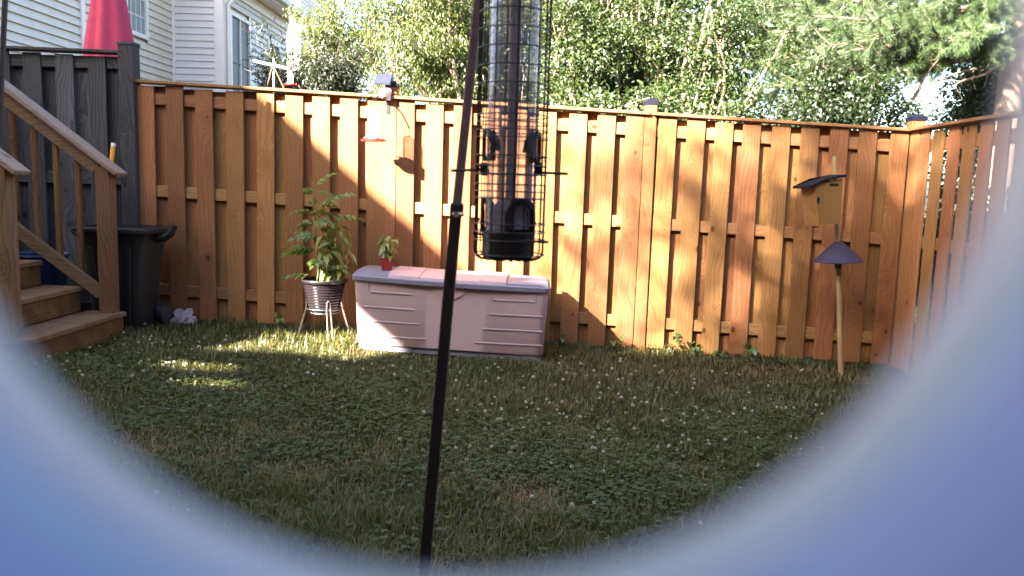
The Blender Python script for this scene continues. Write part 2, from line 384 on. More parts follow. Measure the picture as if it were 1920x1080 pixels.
M['pipe'] = pipe_mat('blue_plastic', (.50, .59, .84), (.60, .68, .90))  # three pipe tones: the graded sky reflection is put into the colours
M['pipe_sky_band'] = pipe_mat('plastic_sky_sheen', (.66, .78, .93), (.74, .84, .95))  # paler tone, sky sheen on the inner wall painted in
M['pipe_edge_light'] = pipe_mat('plastic_edge_light', (.82, .80, .79), (.88, .86, .85))  # palest tone, bright edge of the opening painted in

# ---------------------------------------------------------------- ground
def make_ground():
    xs = np.concatenate([[-260, -120, -60, -30, -15], np.linspace(-9, 9, 91), [15, 30, 60, 120, 260]])
    ys = np.concatenate([[-260, -120, -60, -25, -8], np.linspace(-3, 13, 81), [20, 35, 60, 120, 300]])
    X, Y = np.meshgrid(xs, ys); Z = SLOPE*np.clip(X, -40, 40)
    inner = (np.abs(X) < 9) & (Y > -3) & (Y < 6)
    Z = Z + inner*(.012*np.sin(X*3.1+1)*np.sin(Y*2.7) + .008*np.sin(X*7.3+Y*5.1))
    n, m_ = X.shape; v = np.stack([X, Y, Z], -1).reshape(-1, 3)
    i, j = np.meshgrid(np.arange(n-1), np.arange(m_-1), indexing='ij'); a = (i*m_+j).ravel()
    f = np.stack([a, a+1, a+m_+1, a+m_], -1)
    o = link('ground', np_mesh('ground', v, f, M['ground'], True)); o['kind'] = 'structure'; return o
make_ground()
def gz_np(x, y):
    return SLOPE*x + .012*np.sin(x*3.1+1)*np.sin(y*2.7) + .008*np.sin(x*7.3+y*5.1)

# ---------------------------------------------------------------- fences
PW, PT, PL = .137, .017, 1.775
def picket_meshes(mat, L, w, t, k=4):
    out = []
    for i in range(k):
        b = MB(); cup = random.uniform(-.0015, .0015)
        b.box((0, 0, L/2), (w+random.uniform(-.004, .004), t, L), None, .0025)
        out.append(b.mesh('picket', mat))
    return out
PM = picket_meshes(M['cedar'], PL, PW, PT)
def add_picket(parent, pw, x, y, z, name='picket', rz=0, meshes=PM):
    o = link(name, random.choice(meshes), parent, Vector((x, y, z))-pw)
    o.rotation_euler = (random.uniform(-.003, .003), random.uniform(-.006, .006), rz + random.uniform(-.012, .012) + (math.pi if random.random() < .5 else 0))
    return o
def post_cap(parent, x, y, z, w, mat, name='post_cap'):
    b = MB(); h = w/2
    b.lathe([(h*1.42*1.06, z-.012), (h*1.42*1.06, z+.016), (h*1.42*.55, z+.036), (0.001, z+.04)], (x, y, 0), 4, Matrix.Rotation(math.pi/4, 3, 'Z'))
    b.build(name, mat, parent)

def front_x(px, ytop=160): return at_y(px, 200+.06*(px-1000), FENCE_Y).x
fence_px = [(253, 286), (309, 343), (367, 399.5), (422, 455), (478, 512), (534, 568), (587, 620), (640, 674), (690, 721),
            (745, 779), (798, 833), (851, 885), (905, 939), (958, 992), (1013, 1047), (1066, 1101), (1120, 1154), (1174, 1208),
            (1235, 1268), (1288, 1322), (1341, 1375), (1395, 1430), (1450, 1486), (1505, 1540), (1559, 1596), (1615, 1650), (1671, 1706)]
post_px = [(721, 745), (1209, 1233)]
RAIL_T = .038
bf = empty('board_fence', (0, FENCE_Y, 0), 'orange-brown stained wooden board-on-board fence running behind the storage box', 'fence')
bw = Vector((0, FENCE_Y, 0))
fx = [(front_x(a)+front_x(b))/2 for a, b in fence_px]
for i, x in enumerate(fx):
    add_picket(bf, bw, x, FENCE_Y+PT/2, gz(x)+.03+random.uniform(-.015, .01))
XL, XR = fx[0]-PW/2, fx[-1]+PW/2+.012
posts_x = [(front_x(a)+front_x(b))/2 for a, b in post_px]
for i in range(len(fx)-1):               # rear boards cover the gaps
    xm = (fx[i]+fx[i+1])/2
    add_picket(bf, bw, xm+xm*.0055+random.uniform(-.005, .005), FENCE_Y+PT+RAIL_T+PT/2+.001, gz(xm)+.03+random.uniform(-.02, .01), 'rear_picket')
segs = [(XL, posts_x[0]-.05), (posts_x[0]+.05, posts_x[1]-.05), (posts_x[1]+.05, XR)]
for (a, b_) in segs:
    for zr in (1.70, 1.00, .23):
        m = MB(); m.bar((a, FENCE_Y+PT+RAIL_T/2, gz(a)+zr), (b_, FENCE_Y+PT+RAIL_T/2, gz(b_)+zr), RAIL_T-.001, .088, ch=.003); m.build('rail', M['cedar_x'], bf)
    m = MB(); m.bar((a-.04, FENCE_Y+PT+.012, gz(a-.04)+1.822), (b_+.04, FENCE_Y+PT+.012, gz(b_+.04)+1.822), .125, .022, ch=.003); m.build('fence_cap', M['cedar_x'], bf)
for x, top in zip(posts_x, (1.93, 1.92)):
    m = MB(); m.box((x, FENCE_Y+.044, gz(x)+top/2-.02), (.09, .092, top), None, .004); p = m.build('post', M['cedar'], bf)
    post_cap(p, x, FENCE_Y+.044, gz(x)+top-.02, .094, M['cap_plastic'])
# side fence, coming towards the camera on the right
SX = XR+.012
sf = empty('side_board_fence', (SX, 4.5, gz(SX)), 'tan wooden fence with open gaps meeting the orange fence at a capped corner post', 'fence'); sw = Vector((SX, 4.5, gz(SX)))
side_y = [FENCE_Y-.075, FENCE_Y-.216]
for k in range(1, 33): side_y.append(FENCE_Y-.216-.195*k)
SPM = picket_meshes(M['cedar'], PL, PW, PT)
for i, y in enumerate(side_y):
    add_picket(sf, sw, SX, y, gz(SX)+.03+random.uniform(-.012, .01), rz=math.pi/2, meshes=SPM)
for i in range(len(side_y)):
    if i > 0: add_picket(sf, sw, SX+PT+RAIL_T+.002, side_y[i]+.1025, gz(SX)+.03, 'rear_picket', rz=math.pi/2, meshes=SPM) if i > 7 else None
for zr in (1.70, 1.00, .23):
    m = MB(); m.bar((SX+PT/2+RAIL_T/2, FENCE_Y, gz(SX)+zr), (SX+PT/2+RAIL_T/2, side_y[-1]-.1, gz(SX)+zr), RAIL_T-.001, .088, ch=.003); m.build('rail', M['cedar_y'], sf)
m = MB(); m.bar((SX+.012, FENCE_Y+.02, gz(SX)+1.824), (SX+.012, side_y[-1]-.1, gz(SX)+1.824), .125, .022, ch=.003); m.build('fence_cap', M['cedar_y'], sf)
m = MB(); m.box((SX+.055, FENCE_Y+.075, gz(SX)+.95), (.10, .10, 1.92), None, .004); p = m.build('post', M['cedar'], sf)
post_cap(p, SX+.055, FENCE_Y+.075, gz(SX)+1.91, .105, M['cap_plastic'])

# old grey fence on the left
gx1 = at_y(244, 200, FENCE_Y).x
gf = empty('weathered_fence', (gx1-1, FENCE_Y+.02, gz(gx1)), 'old grey weathered board fence with tall post behind the wooden stairs', 'fence'); gw = Vector((gx1-1, FENCE_Y+.02, gz(gx1)))
GT = 2.135
GPM = picket_meshes(M['grey_wood'], 2.02, .14, PT)
gxs = [at_y(a, 200, FENCE_Y+.02).x for a in (183, 123, 64, 4)]
gxs += [gxs[-1]-.245*k for k in range(1, 9)]
for x in gxs:
    add_picket(gf, gw, x, FENCE_Y+.02, gz(x)-.03, meshes=GPM)
for i, x in enumerate(gxs):
    add_picket(gf, gw, x+.095 if i else x+.105, FENCE_Y+.02+RAIL_T+PT+.002, gz(x)-.05, 'rear_picket', meshes=GPM)
for zr in (2.00, 1.12, .35):
    m = MB(); m.box(((gxs[-1]+gx1)/2, FENCE_Y+.02+PT/2+RAIL_T/2, zr+.06), (gx1-gxs[-1], RAIL_T-.001, .09), None, .003); m.build('rail', M['grey_wood_x'], gf)
m = MB(); m.bar((gxs[-1], FENCE_Y+.03, GT+.03), (gx1-.06, FENCE_Y+.03, GT), .13, .022, ch=.003); m.build('fence_cap', M['grey_wood_x'], gf)
m = MB(); m.box((gx1, FENCE_Y+.0, 1.1), (.118, .11, 2.17), None, .004); p = m.build('post', M['grey_wood'], gf)
m = MB(); m.box((gx1, FENCE_Y+.0, 2.195), (.128, .12, .024), None, .004); m.build('post_cap', M['grey_wood_x'], p)

# ---------------------------------------------------------------- wooden stairs
st = empty('wooden_stairs', (-3.3, 4.98, gz(-3.3)), 'worn brown wooden stairs with sloping handrails beside the black bin', 'stairs')
SY0, SY1 = 4.44, 5.53
nx = -2.84; tread_z = [.255, .43, .605, .78, .955, 1.13]
for i, tz in enumerate(tread_z):
    x0 = nx-.275*i; y1 = SY1 if i == 0 else SY1-.05
    for k in range(2):
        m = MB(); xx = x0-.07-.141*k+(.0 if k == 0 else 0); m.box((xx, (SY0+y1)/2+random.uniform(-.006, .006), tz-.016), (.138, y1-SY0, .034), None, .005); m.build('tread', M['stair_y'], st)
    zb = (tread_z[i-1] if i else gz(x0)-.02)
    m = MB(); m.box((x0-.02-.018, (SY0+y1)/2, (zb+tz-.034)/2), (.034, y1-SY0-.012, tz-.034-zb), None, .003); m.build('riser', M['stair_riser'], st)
for y in (SY0+.03, SY1-.04):     # side stringers
    prof = [(nx-.045, 0, .08)]
    pts = []
    for i, tz in enumerate(tread_z):
        x0 = nx-.275*i-.06; pts += [(x0, tz-.036), (x0-.275, tz-.036)]
    poly = [Vector((nx-.06, y, gz(nx)))]+[Vector((a, y, b)) for a, b in pts]+[Vector((nx-.06-.275*6, y, .7)), Vector((nx-.5, y, gz(nx)))]
    m = MB(); m.prism(poly, (0, .035 if y < 5 else -.035, 0)); m.build('stringer', M['stair_riser'], st)
sl = (.605-.255)/(.55)
def rail_set(y, xe, ze, px0):
    hs = .735
    xb = xe-3.2; zb_ = ze+hs*3.2
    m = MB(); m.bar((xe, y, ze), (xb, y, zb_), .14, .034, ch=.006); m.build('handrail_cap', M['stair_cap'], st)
    m = MB(); m.bar((xe-.16, y+.0, ze+hs*.16-.075), (xb, y, zb_-.075), .036, .10, ch=.004); m.build('top_rail', M['stair_x'], st)
    m = MB(); m.bar((px0-.05, y, tread_z[0]+.13), (px0-.05-2.4, y, tread_z[0]+.13+hs*2.4), .036, .085, ch=.004); m.build('bottom_rail', M['stair_x'], st)
    m = MB(); zt = ze+hs*(xe-px0)-.03; m.box((px0, y+.001, (tread_z[0]+zt)/2-.003), (.098, .095, zt-tread_z[0]), None, .005); m.build('newel_post', M['stair_z'], st)
    for k in range(1, 14):
        xk = px0-.06-.148*k; z0 = tread_z[0]+.13+hs*(px0-.05-xk)-.07; z1 = ze+hs*(xe-xk)-.06
        m = MB(); m.box((xk, y+.034, (z0+z1)/2), (.036, .034, z1-z0), None, .004); m.build('baluster', M['stair_z'], st)
a = at_y(228, 328, 5.47)
rail_set(5.47, a.x, a.z, at_y(203, 500, 5.47).x)
a = at_y(42, 325, 4.5)
rail_set(4.5, a.x, a.z, at_y(11, 480, 4.5).x)

# dark upright pole at the far left, standing by the stairs
p0 = at_y(3, 140, 4.9); p1 = at_y(12, -60, 4.9)
d = (p1-p0).normalized(); base = p0 - d*((p0.z-gz(p0.x))/d.z)
b = MB(); b.tube([base, p1+d*.3], .017, 10)
o = b.build('garden_pole', M['pole_metal'], origin=base, smooth=True); tag(o, 'dark metal pole rising beside the upper stair handrail', 'pole')

# ---------------------------------------------------------------- wheeled bin
def rounded_rect(hx, hy, r, n=5):
    pts = []
    for (cx, cy, a0) in ((hx-r, hy-r, 0), (-hx+r, hy-r, 90), (-hx+r, -hy+r, 180), (hx-r, -hy+r, 270)):
        for k in range(n+1):
            a = math.radians(a0+90*k/n); pts.append((cx+r*math.cos(a), cy+r*math.sin(a)))
    return pts
def loft(b, rings, cap0=True, cap1=True):
    n = len(rings[0]); vs = [v for r_ in rings for v in r_]; fs = []
    for i in range(len(rings)-1):
        for k in range(n): fs.append((i*n+k, i*n+(k+1) % n, (i+1)*n+(k+1) % n, (i+1)*n+k))
    if cap0: fs.append(tuple(range(n))[::-1])
    if cap1: fs.append(tuple((len(rings)-1)*n+k for k in range(n)))
    b._add(vs, fs)
bx, by = -2.985, 5.80; bz = gz(bx)
bn = empty('wheeled_bin', (bx, by, bz), 'black plastic bin with side handles standing between the stairs and the fence', 'bin')
def rr(hx, hy, z, r=.06): return [Vector((bx+u, by+w, z)) for u, w in rounded_rect(hx, hy, r)]
b = MB(); loft(b, [rr(.165, .15, bz+.0), rr(.175, .16, bz+.03), rr(.20, .175, bz+.35), rr(.215, .185, bz+.5), rr(.235, .20, bz+.66), rr(.25, .21, bz+.68), rr(.262, .215, bz+.735), rr(.245, .20, bz+.735), rr(.215, .18, bz+.45), rr(.17, .15, bz+.05)])
b.build('body', M['bin_plastic'], bn, smooth=True)
b = MB(); loft(b, [rr(.262, .225, bz+.70), rr(.285, .238, bz+.705), rr(.287, .24, bz+.728), rr(.27, .225, bz+.742), rr(.252, .205, bz+.742), rr(.25, .205, bz+.70)], False, False); b.build('rim', M['bin_plastic'], bn, smooth=True)
for s in (-1, 1):
    b = MB(); b.tube([(bx+s*.25, by-.02, bz+.66), (bx+s*.31, by-.02, bz+.665), (bx+s*.36, by-.02, bz+.70), (bx+s*.385, by-.02, bz+.76)], [.03, .03, .028, .026], 8); b.build('handle', M['bin_plastic'], bn, smooth=True)
for s in (-1, 1):
    b = MB(); b.tube([(bx+s*.19, by+.15, bz+.085), (bx+s*.235, by+.15, bz+.085)], .085, 20); b.build('wheel', M['black_plastic'], bn, smooth=True)
for s in (-.5, .5):
    b = MB(); b.bar((bx+s*.21, by-.168, bz+.05), (bx+s*.27, by-.203, bz+.6), .03, .012, up=(0, -1, 0), ch=.003); b.build('rib', M['bin_plastic'], bn)

# blue tub behind the balusters
tx, ty = -3.66, 5.85; b = empty('blue_tub', (tx, ty, gz(tx)), 'dark blue plastic tub half hidden behind the stair balusters', 'tub')
m = MB(); m.lathe([(.16, gz(tx)+.002), (.20, gz(tx)+.48), (.19, gz(tx)+.48), (.15, gz(tx)+.02)], (tx, ty, 0), 28); m.build('body', M['blue_bin'], b, smooth=True)
m = MB(); m.ring((tx, ty, gz(tx)+.48), .203, .013, 32, 8); m.build('rim', M['blue_bin'], b, smooth=True)

# yellow broom handle leaning on the grey fence
p1 = at_y(213, 268, 6.1); p0 = Vector((p1.x-.12, 5.98, gz(p1.x)))
bm_ = empty('broom', p0, 'yellow broom handle with pale tip leaning on the grey fence', 'broom')
b = MB(); dd = (p1-p0); b.tube([p0+dd*.1, p0+dd*.985], .0165, 12); b.build('handle', M['yellow'], bm_, smooth=True)
b = MB(); b.tube([p0+dd*.98, p1], .0168, 12); b.build('handle_tip', M['label_white'], bm_, smooth=True)
b = MB(); b.box(p0+Vector((0, 0, .07)), (.26, .04, .14), None, .01); b.build('brush_head', M['black_plastic'], bm_)

# ---------------------------------------------------------------- mosaic stepping stone (butterfly shape) leaning on the fence
def mosaic_mat():
    m, nt, out = new_mat('mosaic_stone'); tc = N(nt, 'TexCoord')
    v = N(nt, 'TexVoronoi', {'Vector': tc.outputs['Object'], 'Scale': 42.0}); e = N(nt, 'TexVoronoi', {'Vector': tc.outputs['Object'], 'Scale': 42.0}, feature='DISTANCE_TO_EDGE')
    c = ramp(nt, N(nt, 'SeparateColor', {0: v.outputs['Color']}).outputs[0], [(0, (0.330, 0.228, 0.300)), (.35, (0.372, 0.312, 0.336)), (.5, (0.150, 0.132, 0.216)), (.62, (0.396, 0.348, 0.360)), (.8, (0.330, 0.180, 0.180)), (1, (0.360, 0.312, 0.372))])
    c = mixc(nt, ramp(nt, e.outputs['Distance'], [(.03, (1, 1, 1)), (.08, (0, 0, 0))]), c, (0.372, 0.330, 0.336))
    principled(nt, out, Base_Color=c, Roughness=.4); return m
M['mosaic'] = mosaic_mat()
sp = on_ground(358, 600); sp.y = 6.06; sp.z = gz(sp.x)
ms = empty('mosaic_stone', sp, 'pale pink butterfly-shaped mosaic stone leaning against the fence base', 'garden stone')
outl = [(-.095, .0), (-.10, .028), (-.075, .05), (-.085, .075), (-.07, .105), (-.035, .11), (-.005, .09), (.02, .115), (.055, .11), (.068, .08), (.055, .058), (.085, .055), (.10, .03), (.085, .0)]
poly = [sp+Vector((u, .045*w/.115-.02, w-.005)) for u, w in outl]
m = MB(); m.prism(poly, (0, .022, 0)); m.build('wings', M['mosaic'], ms)
m = MB(); m.tube([sp+Vector((0, -.03, .0)), sp+Vector((0, .012, .095))], [.008, .006], 8); m.build('butterfly_body', M['mosaic'], ms, smooth=True)

# ---------------------------------------------------------------- storage box
BX0, BX1, BYF, BYB = -1.20, .115, 5.515, 6.00
bxc = (BX0+BX1)/2; bzg = gz(bxc)
sb = empty('storage_box', (bxc, (BYF+BYB)/2, bzg), 'taupe plastic deck storage box with grey-blue lid ends against the fence', 'storage box')
BTIL = math.atan(SLOPE)
def box_pt(u, v, w):  # u -.5...5 along the front, v 0 front..1 back, w height
    x = BX0+(u+.5)*(BX1-BX0); return Vector((x, BYF+v*(BYB-BYF), gz(x)+w))
def box_ring(w, grow, bulge, r=.055, n=5):
    hx, hy = (BX1-BX0)/2+grow, (BYB-BYF)/2+grow; pts = []
    base = rounded_rect(hx, hy, r, n)
    # subdivide the long front edge so that it can bow outward
    res = []
    for i, p in enumerate(base):
        res.append(p); q = base[(i+1) % len(base)]
        if abs(p[0]-q[0]) > .5:
            for k in range(1, 24): t = k/24; res.append((p[0]+(q[0]-p[0])*t, p[1]+(q[1]-p[1])*t))
    for (u, v) in res:
        vv = v - (bulge*max(0, 1-(u/hx)**2) if v < 0 else 0); x = bxc+u
        pts.append(Vector((x, (BYF+BYB)/2+vv, gz(x)+w)))
    return pts
b = MB(); loft(b, [box_ring(.004, -.012, .01), box_ring(.05, -.012, .01)]); b.build('base', M['bluegrey'], sb, smooth=True)
b = MB(); loft(b, [box_ring(.046, -.004, .018), box_ring(.052, 0, .02), box_ring(.50, .022, .03), box_ring(.503, .015, .03)]); body = b.build('body', M['taupe'], sb, smooth=True)
# front panel grooves: raised lips casting a fine line
def front_point(px, py, off=0.0):
    d = ray(px, py); best = None
    for k in range(60):   # march to the bowed front face
        y = 5.60-.003*k; P = CAM+d*(y/d.y); hx = (BX1-BX0)/2+.01
        h_ = P.z-gz(P.x); g_ = .022*(h_-.05)/.45; yf = BYF-g_-(.02+.01*h_/.5)*max(0, 1-((P.x-bxc)/(hx+.01))**2)
        if y <= yf: best = P; break
        best = P
    return best+Vector((0, -off, 0))
grooves = [((695, 547), (771, 552)), ((681, 574), (777, 581)), ((676, 600), (786, 608)), ((675, 627), (797, 636)),
           ((925, 562), (1002, 566)), ((917, 589), (1018, 594)), ((905, 616), (1017, 622)), ((890, 642), (1016, 648))]
for a, c in grooves:
    pts = [front_point(a[0]+(c[0]-a[0])*k/8, a[1]+(c[1]-a[1])*k/8, .001) for k in range(9)]
    b = MB(); b.tube(pts, .0042, 6); b.build('groove_lip', M['taupe'], body, smooth=True)
    b = MB(); b.tube([p+Vector((0, .0015, -.007)) for p in pts], .0032, 6); b.build('groove', M['bluegrey'], body, smooth=True)
for a, c in (((692, 519), (692, 545)), ((1006, 540), (1005, 566))):
    b = MB(); b.tube([front_point(*a, .001), front_point(*c, .001)], .0028, 6); b.build('panel_seam', M['bluegrey'], body, smooth=True)
# half-round hand recess in the middle
hc = front_point(845, 536, .0); b = MB(); n = 24
disc = [hc+Vector((.115*math.cos(math.pi+math.pi*k/n), -.004, .09*math.sin(math.pi+math.pi*k/n))) for k in range(n+1)]
b.prism(disc, (0, .012, 0)); b.build('hand_recess', M['taupe'], body, smooth=True)
# lid: lower rim + domed top in coloured panels
b = MB(); loft(b, [box_ring(.497, .025, .045), box_ring(.50, .036, .055), box_ring(.528, .038, .055), box_ring(.535, .032, .05), box_ring(.535, -.02, .0)]); lid = b.build('lid', M['bluegrey'], sb, smooth=True)
def lid_panel(u0, u1, h, mat, inset=0.0, name='lid_panel'):
    x0, x1 = bxc+u0, bxc+u1; b = MB(); rings = []; nn = 10
    for k in range(nn+1):
        x = x0+(x1-x0)*k/nn; bow = .05*max(0, 1-((x-bxc)/.69)**2)
        prof = [(-(BYB-BYF)/2-.018-bow+inset, .530), (-(BYB-BYF)/2-.012-bow+inset, .53+h*.55), (-(BYB-BYF)/2+.05-bow+inset, .53+h*.9), (0, .53+h), ((BYB-BYF)/2-.02, .53+h*.85), ((BYB-BYF)/2+.015, .53)]
        rings.append([Vector((x, (BYF+BYB)/2+q, gz(x)+z)) for q, z in prof])
    loft(b, rings); b.build(name, mat, lid, smooth=True)
lid_panel(-.672, -.435, .030, M['bluegrey']); lid_panel(-.432, -.215, .040, M['taupe']); lid_panel(-.212, .20, .036, M['taupe'])
lid_panel(.203, .385, .043, M['taupe']); lid_panel(.388, .672, .030, M['bluegrey'])

# ---------------------------------------------------------------- leaf-card generators (each leaf is a folded, four-cornered blade)
def unit(a): return a/np.maximum(1e-9, np.linalg.norm(a, axis=-1, keepdims=True))
def leaves(P, axis, nrm, L, Wd, fold=.25, curl=.15):
    n = len(P); axis = unit(axis); nrm = unit(nrm-axis*(nrm*axis).sum(1, keepdims=True)); side = np.cross(axis, nrm)
    L = np.broadcast_to(np.asarray(L, float), (n,))[:, None]; Wd = np.broadcast_to(np.asarray(Wd, float), (n,))[:, None]
    v = np.empty((n, 4, 3)); v[:, 0] = P; v[:, 2] = P+axis*L-nrm*L*curl
    v[:, 1] = P+axis*L*.45+side*Wd*.5+nrm*Wd*fold; v[:, 3] = P+axis*L*.45-side*Wd*.5+nrm*Wd*fold
    i = np.arange(n)[:, None]*4; f = np.concatenate([i+np.array([[0, 1, 2]]), i+np.array([[0, 2, 3]])])
    return v.reshape(-1, 3), f
def rand_unit(n): return unit(RNG.normal(size=(n, 3)))

# ---------------------------------------------------------------- potted vegetable plant on a wire stand
pcx, pcy = -1.505, 5.80; pg = gz(pcx)
ws = empty('wire_plant_stand', (pcx, pcy, pg), 'shiny steel wire stand holding up the ribbed dark flower pot', 'plant stand')
RZ = pg+.235
for (R_, z, nm) in ((.128, RZ, 'top_ring'), (.105, RZ-.03, 'support_ring')):
    b = MB(); b.ring((pcx, pcy, z), R_, .0045, 36, 6); b.build(nm, M['chrome'], ws, smooth=True)
for k in range(4):
    a = math.radians(k*90-62); ca, sa = math.cos(a), math.sin(a); tn = Vector((-sa, ca, 0))
    for s in (-1, 1):
        top = Vector((pcx+ca*.13, pcy+sa*.13, RZ+.055))+tn*.012*s; bot = Vector((pcx+ca*.205, pcy+sa*.205, 0))+tn*.018*s; bot.z = gz(bot.x)-.01
        mid = Vector((pcx+ca*.132, pcy+sa*.132, RZ))+tn*.014*s
        b = MB(); b.tube([Vector((pcx+ca*.13, pcy+sa*.13, RZ+.068)), top, mid, bot], .004, 6); b.build('leg', M['chrome'], ws, smooth=True)
pot_z = RZ-.03
pp = empty('potted_plant', (pcx, pcy, pot_z), 'leafy green vegetable plant growing in a ribbed dark plastic pot', 'potted plant')
prof = [(.103, pot_z+.005)]
nr = 10
for k in range(nr):
    z = pot_z+.012+k*.0205; R_ = .106+.0048*k
    prof += [(R_, z), (R_+.006, z+.005), (R_+.006, z+.013), (R_+.001, z+.0175)]
prof += [(.157, pot_z+.222), (.172, pot_z+.224), (.176, pot_z+.236), (.170, pot_z+.247), (.156, pot_z+.247), (.150, pot_z+.21)]
b = MB(); b.lathe(prof, (pcx, pcy, 0), 40); pot = b.build('pot', M['pot_plastic'], pp, smooth=True)
b = MB(); b.lathe([(.001, pot_z+.222), (.08, pot_z+.226), (.152, pot_z+.218)], (pcx, pcy, 0), 24); b.build('soil', M['soil'], pp)
def leaf_mesh(name, L, Wd, mat, droop=.35, segs=5, tint=.5):
    vs = []; fs = []; tt = []
    for k in range(segs+1):
        t = k/segs; w = Wd*math.sin(math.pi*min(1, t**.75))*.5 if 0 < k < segs else (.001)
        x = L*t*(1-.25*droop*t); z = -droop*L*t*t
        vs += [(x, -w, z+w*.35), (x, 0, z), (x, w, z+w*.35)]
    for k in range(segs):
        for j in (0, 1): fs.append((k*3+j, k*3+j+1, k*3+4+j, k*3+3+j))
    return np_mesh(name, np.array(vs), np.array(fs), mat, True, np.full(len(vs), tint))
pepper = [leaf_mesh('leaf', random.uniform(.085, .13), random.uniform(.036, .05), M['plant_leaf'], random.uniform(.5, 1.0), 5, random.uniform(.4, 1.0)) for _ in range(7)]
def compound_leaf(L, mat):
    P = []; A = []; Nn = []; Ls = []
    for k in range(5):
        t = .25+.75*k/4; x = L*t; z = .12*L*math.sin(t*2.4)-.25*L*t*t
        for s in ((-1, 1) if k < 4 else (0,)):
            P.append((x, 0, z)); A.append((.75 if s else 1, s*.8, -.25)); Nn.append((.1, random.uniform(-.5, .5), 1)); Ls.append(L*(.46-.12*t)*random.uniform(.8, 1.15))
    v, f = leaves(np.array(P), np.array(A), np.array(Nn), np.array(Ls), np.array(Ls)*.62, .2, .35)
    return np_mesh('leaf', v, f, mat, False, np.repeat(RNG.uniform(.15, .75, len(P)), 4))
tomato = [compound_leaf(random.uniform(.15, .22), M['plant_leaf']) for _ in range(6)]
stem_base = Vector((pcx, pcy, pot_z+.215))
def add_stem(pts, r0, r1, parent):
    n = len(pts); b = MB(); b.tube(pts, [r0+(r1-r0)*k/(n-1) for k in range(n)], 6); return b.build('stem', M['stem'], parent, smooth=True)
def lerp_path(pts, t):
    k = t*(len(pts)-1); i = min(int(k), len(pts)-2); return pts[i].lerp(pts[i+1], k-i)
def put_leaf(parent, me, pos, az, el, sc=1.0, roll=0):
    o = link('leaf', me, parent, pos-parent_world(parent), (roll, -el, az)); o.scale = (sc,)*3; return o
for (dx, hgt, lean, cnt) in ((-.03, .68, (-.05, -.02), 17), (-.055, .52, (-.02, .05), 12)):          # tomato, the taller plant
    pts = [stem_base+Vector((dx+lean[0]*t*t+.012*math.sin(t*7), lean[1]*t, hgt*t)) for t in [k/8 for k in range(9)]]
    add_stem(pts, .006, .003, pp)
    for k in range(cnt):
        t = .12+.86*k/(cnt-1); az = k*2.4+random.uniform(-.4, .4)
        put_leaf(pp, random.choice(tomato), lerp_path(pts, t), az, random.uniform(-.1, .55), random.uniform(.8, 1.1)*(1.1-.3*t), random.uniform(-.4, .4))
    put_leaf(pp, tomato[0], pts[-1], .3, .9, .8)
put_leaf(pp, tomato[1], stem_base+Vector((-.05, -.02, .21)), math.pi*.98, .12, 1.25); put_leaf(pp, tomato[2], stem_base+Vector((-.06, -.02, .05)), math.pi*1.05, .1, 1.15)
put_leaf(pp, tomato[3], stem_base+Vector((.02, -.02, .46)), .05, .25, 1.2); put_leaf(pp, tomato[4], stem_base+Vector((.0, -.02, .56)), .3, .6, 1.2)
for (dx, hgt, lean, cnt) in ((.045, .42, (.05, -.03), 30), (.02, .36, (.02, -.05), 24), (.075, .32, (.09, .0), 22)):   # pepper
    pts = [stem_base+Vector((dx+lean[0]*t, lean[1]*t, hgt*t)) for t in [k/6 for k in range(7)]]
    add_stem(pts, .005, .0025, pp)
    for k in range(cnt):
        t = .25+.75*random.random(); az = k*2.4+random.uniform(-.5, .5)
        put_leaf(pp, random.choice(pepper), lerp_path(pts, t)+Vector((random.uniform(-.04, .05), random.uniform(-.04, .04), 0)), az, random.uniform(-.9, .35), random.uniform(.7, 1.15), random.uniform(-.5, .5))

# ---------------------------------------------------------------- red pot with seedling on the box lid
rp = at_y(724, 499, 5.66); lx = rp.x; lz = gz(lx)+.5605
sd = empty('seedling_pot', (lx, 5.68, lz), 'small red plastic nursery pot with a pale green seedling on the box lid', 'potted plant')
b = MB(); Rz = Matrix.Rotation(math.radians(62), 3, 'Z'); q2 = math.sqrt(2)
b.lathe([(.034*q2, lz), (.046*q2, lz+.078), (.050*q2, lz+.08), (.050*q2, lz+.09), (.044*q2, lz+.09), (.042*q2, lz+.075)], (lx, 5.68, 0), 4, Rz); b.build('pot', M['red_plastic'], sd)
b = MB(); b.lathe([(.041*q2, lz+.07), (.041*q2, lz+.079)], (lx, 5.68, 0), 4, Rz); b.build('soil', M['soil'], sd)
for k in range(3):
    b = MB(); b.box((lx-.026+.004*k, 5.655-.006*k, lz+.10), (.017, .0015, .055), Matrix.Rotation(.15*k-.1, 3, 'Y')); b.build('plant_tag', M['label_white'], sd)
bl = [leaf_mesh('leaf', .06, .034, M['basil'], .8, 4, t) for t in (.3, .6, .9)]
for k in range(8):
    pts = [Vector((lx+random.uniform(-.02, .02), 5.68+random.uniform(-.02, .02), lz+.075))]; tip = pts[0]+Vector((random.uniform(-.06, .065), random.uniform(-.04, .04), random.uniform(.13, .22))); pts.append(tip)
    add_stem(pts, .0025, .0015, sd)
    for j in range(9):
        put_leaf(sd, random.choice(bl), pts[0].lerp(tip, .2+.8*j/8), j*2.4+k, random.uniform(-.5, .3), random.uniform(.65, 1.1), random.uniform(-.4, .4))

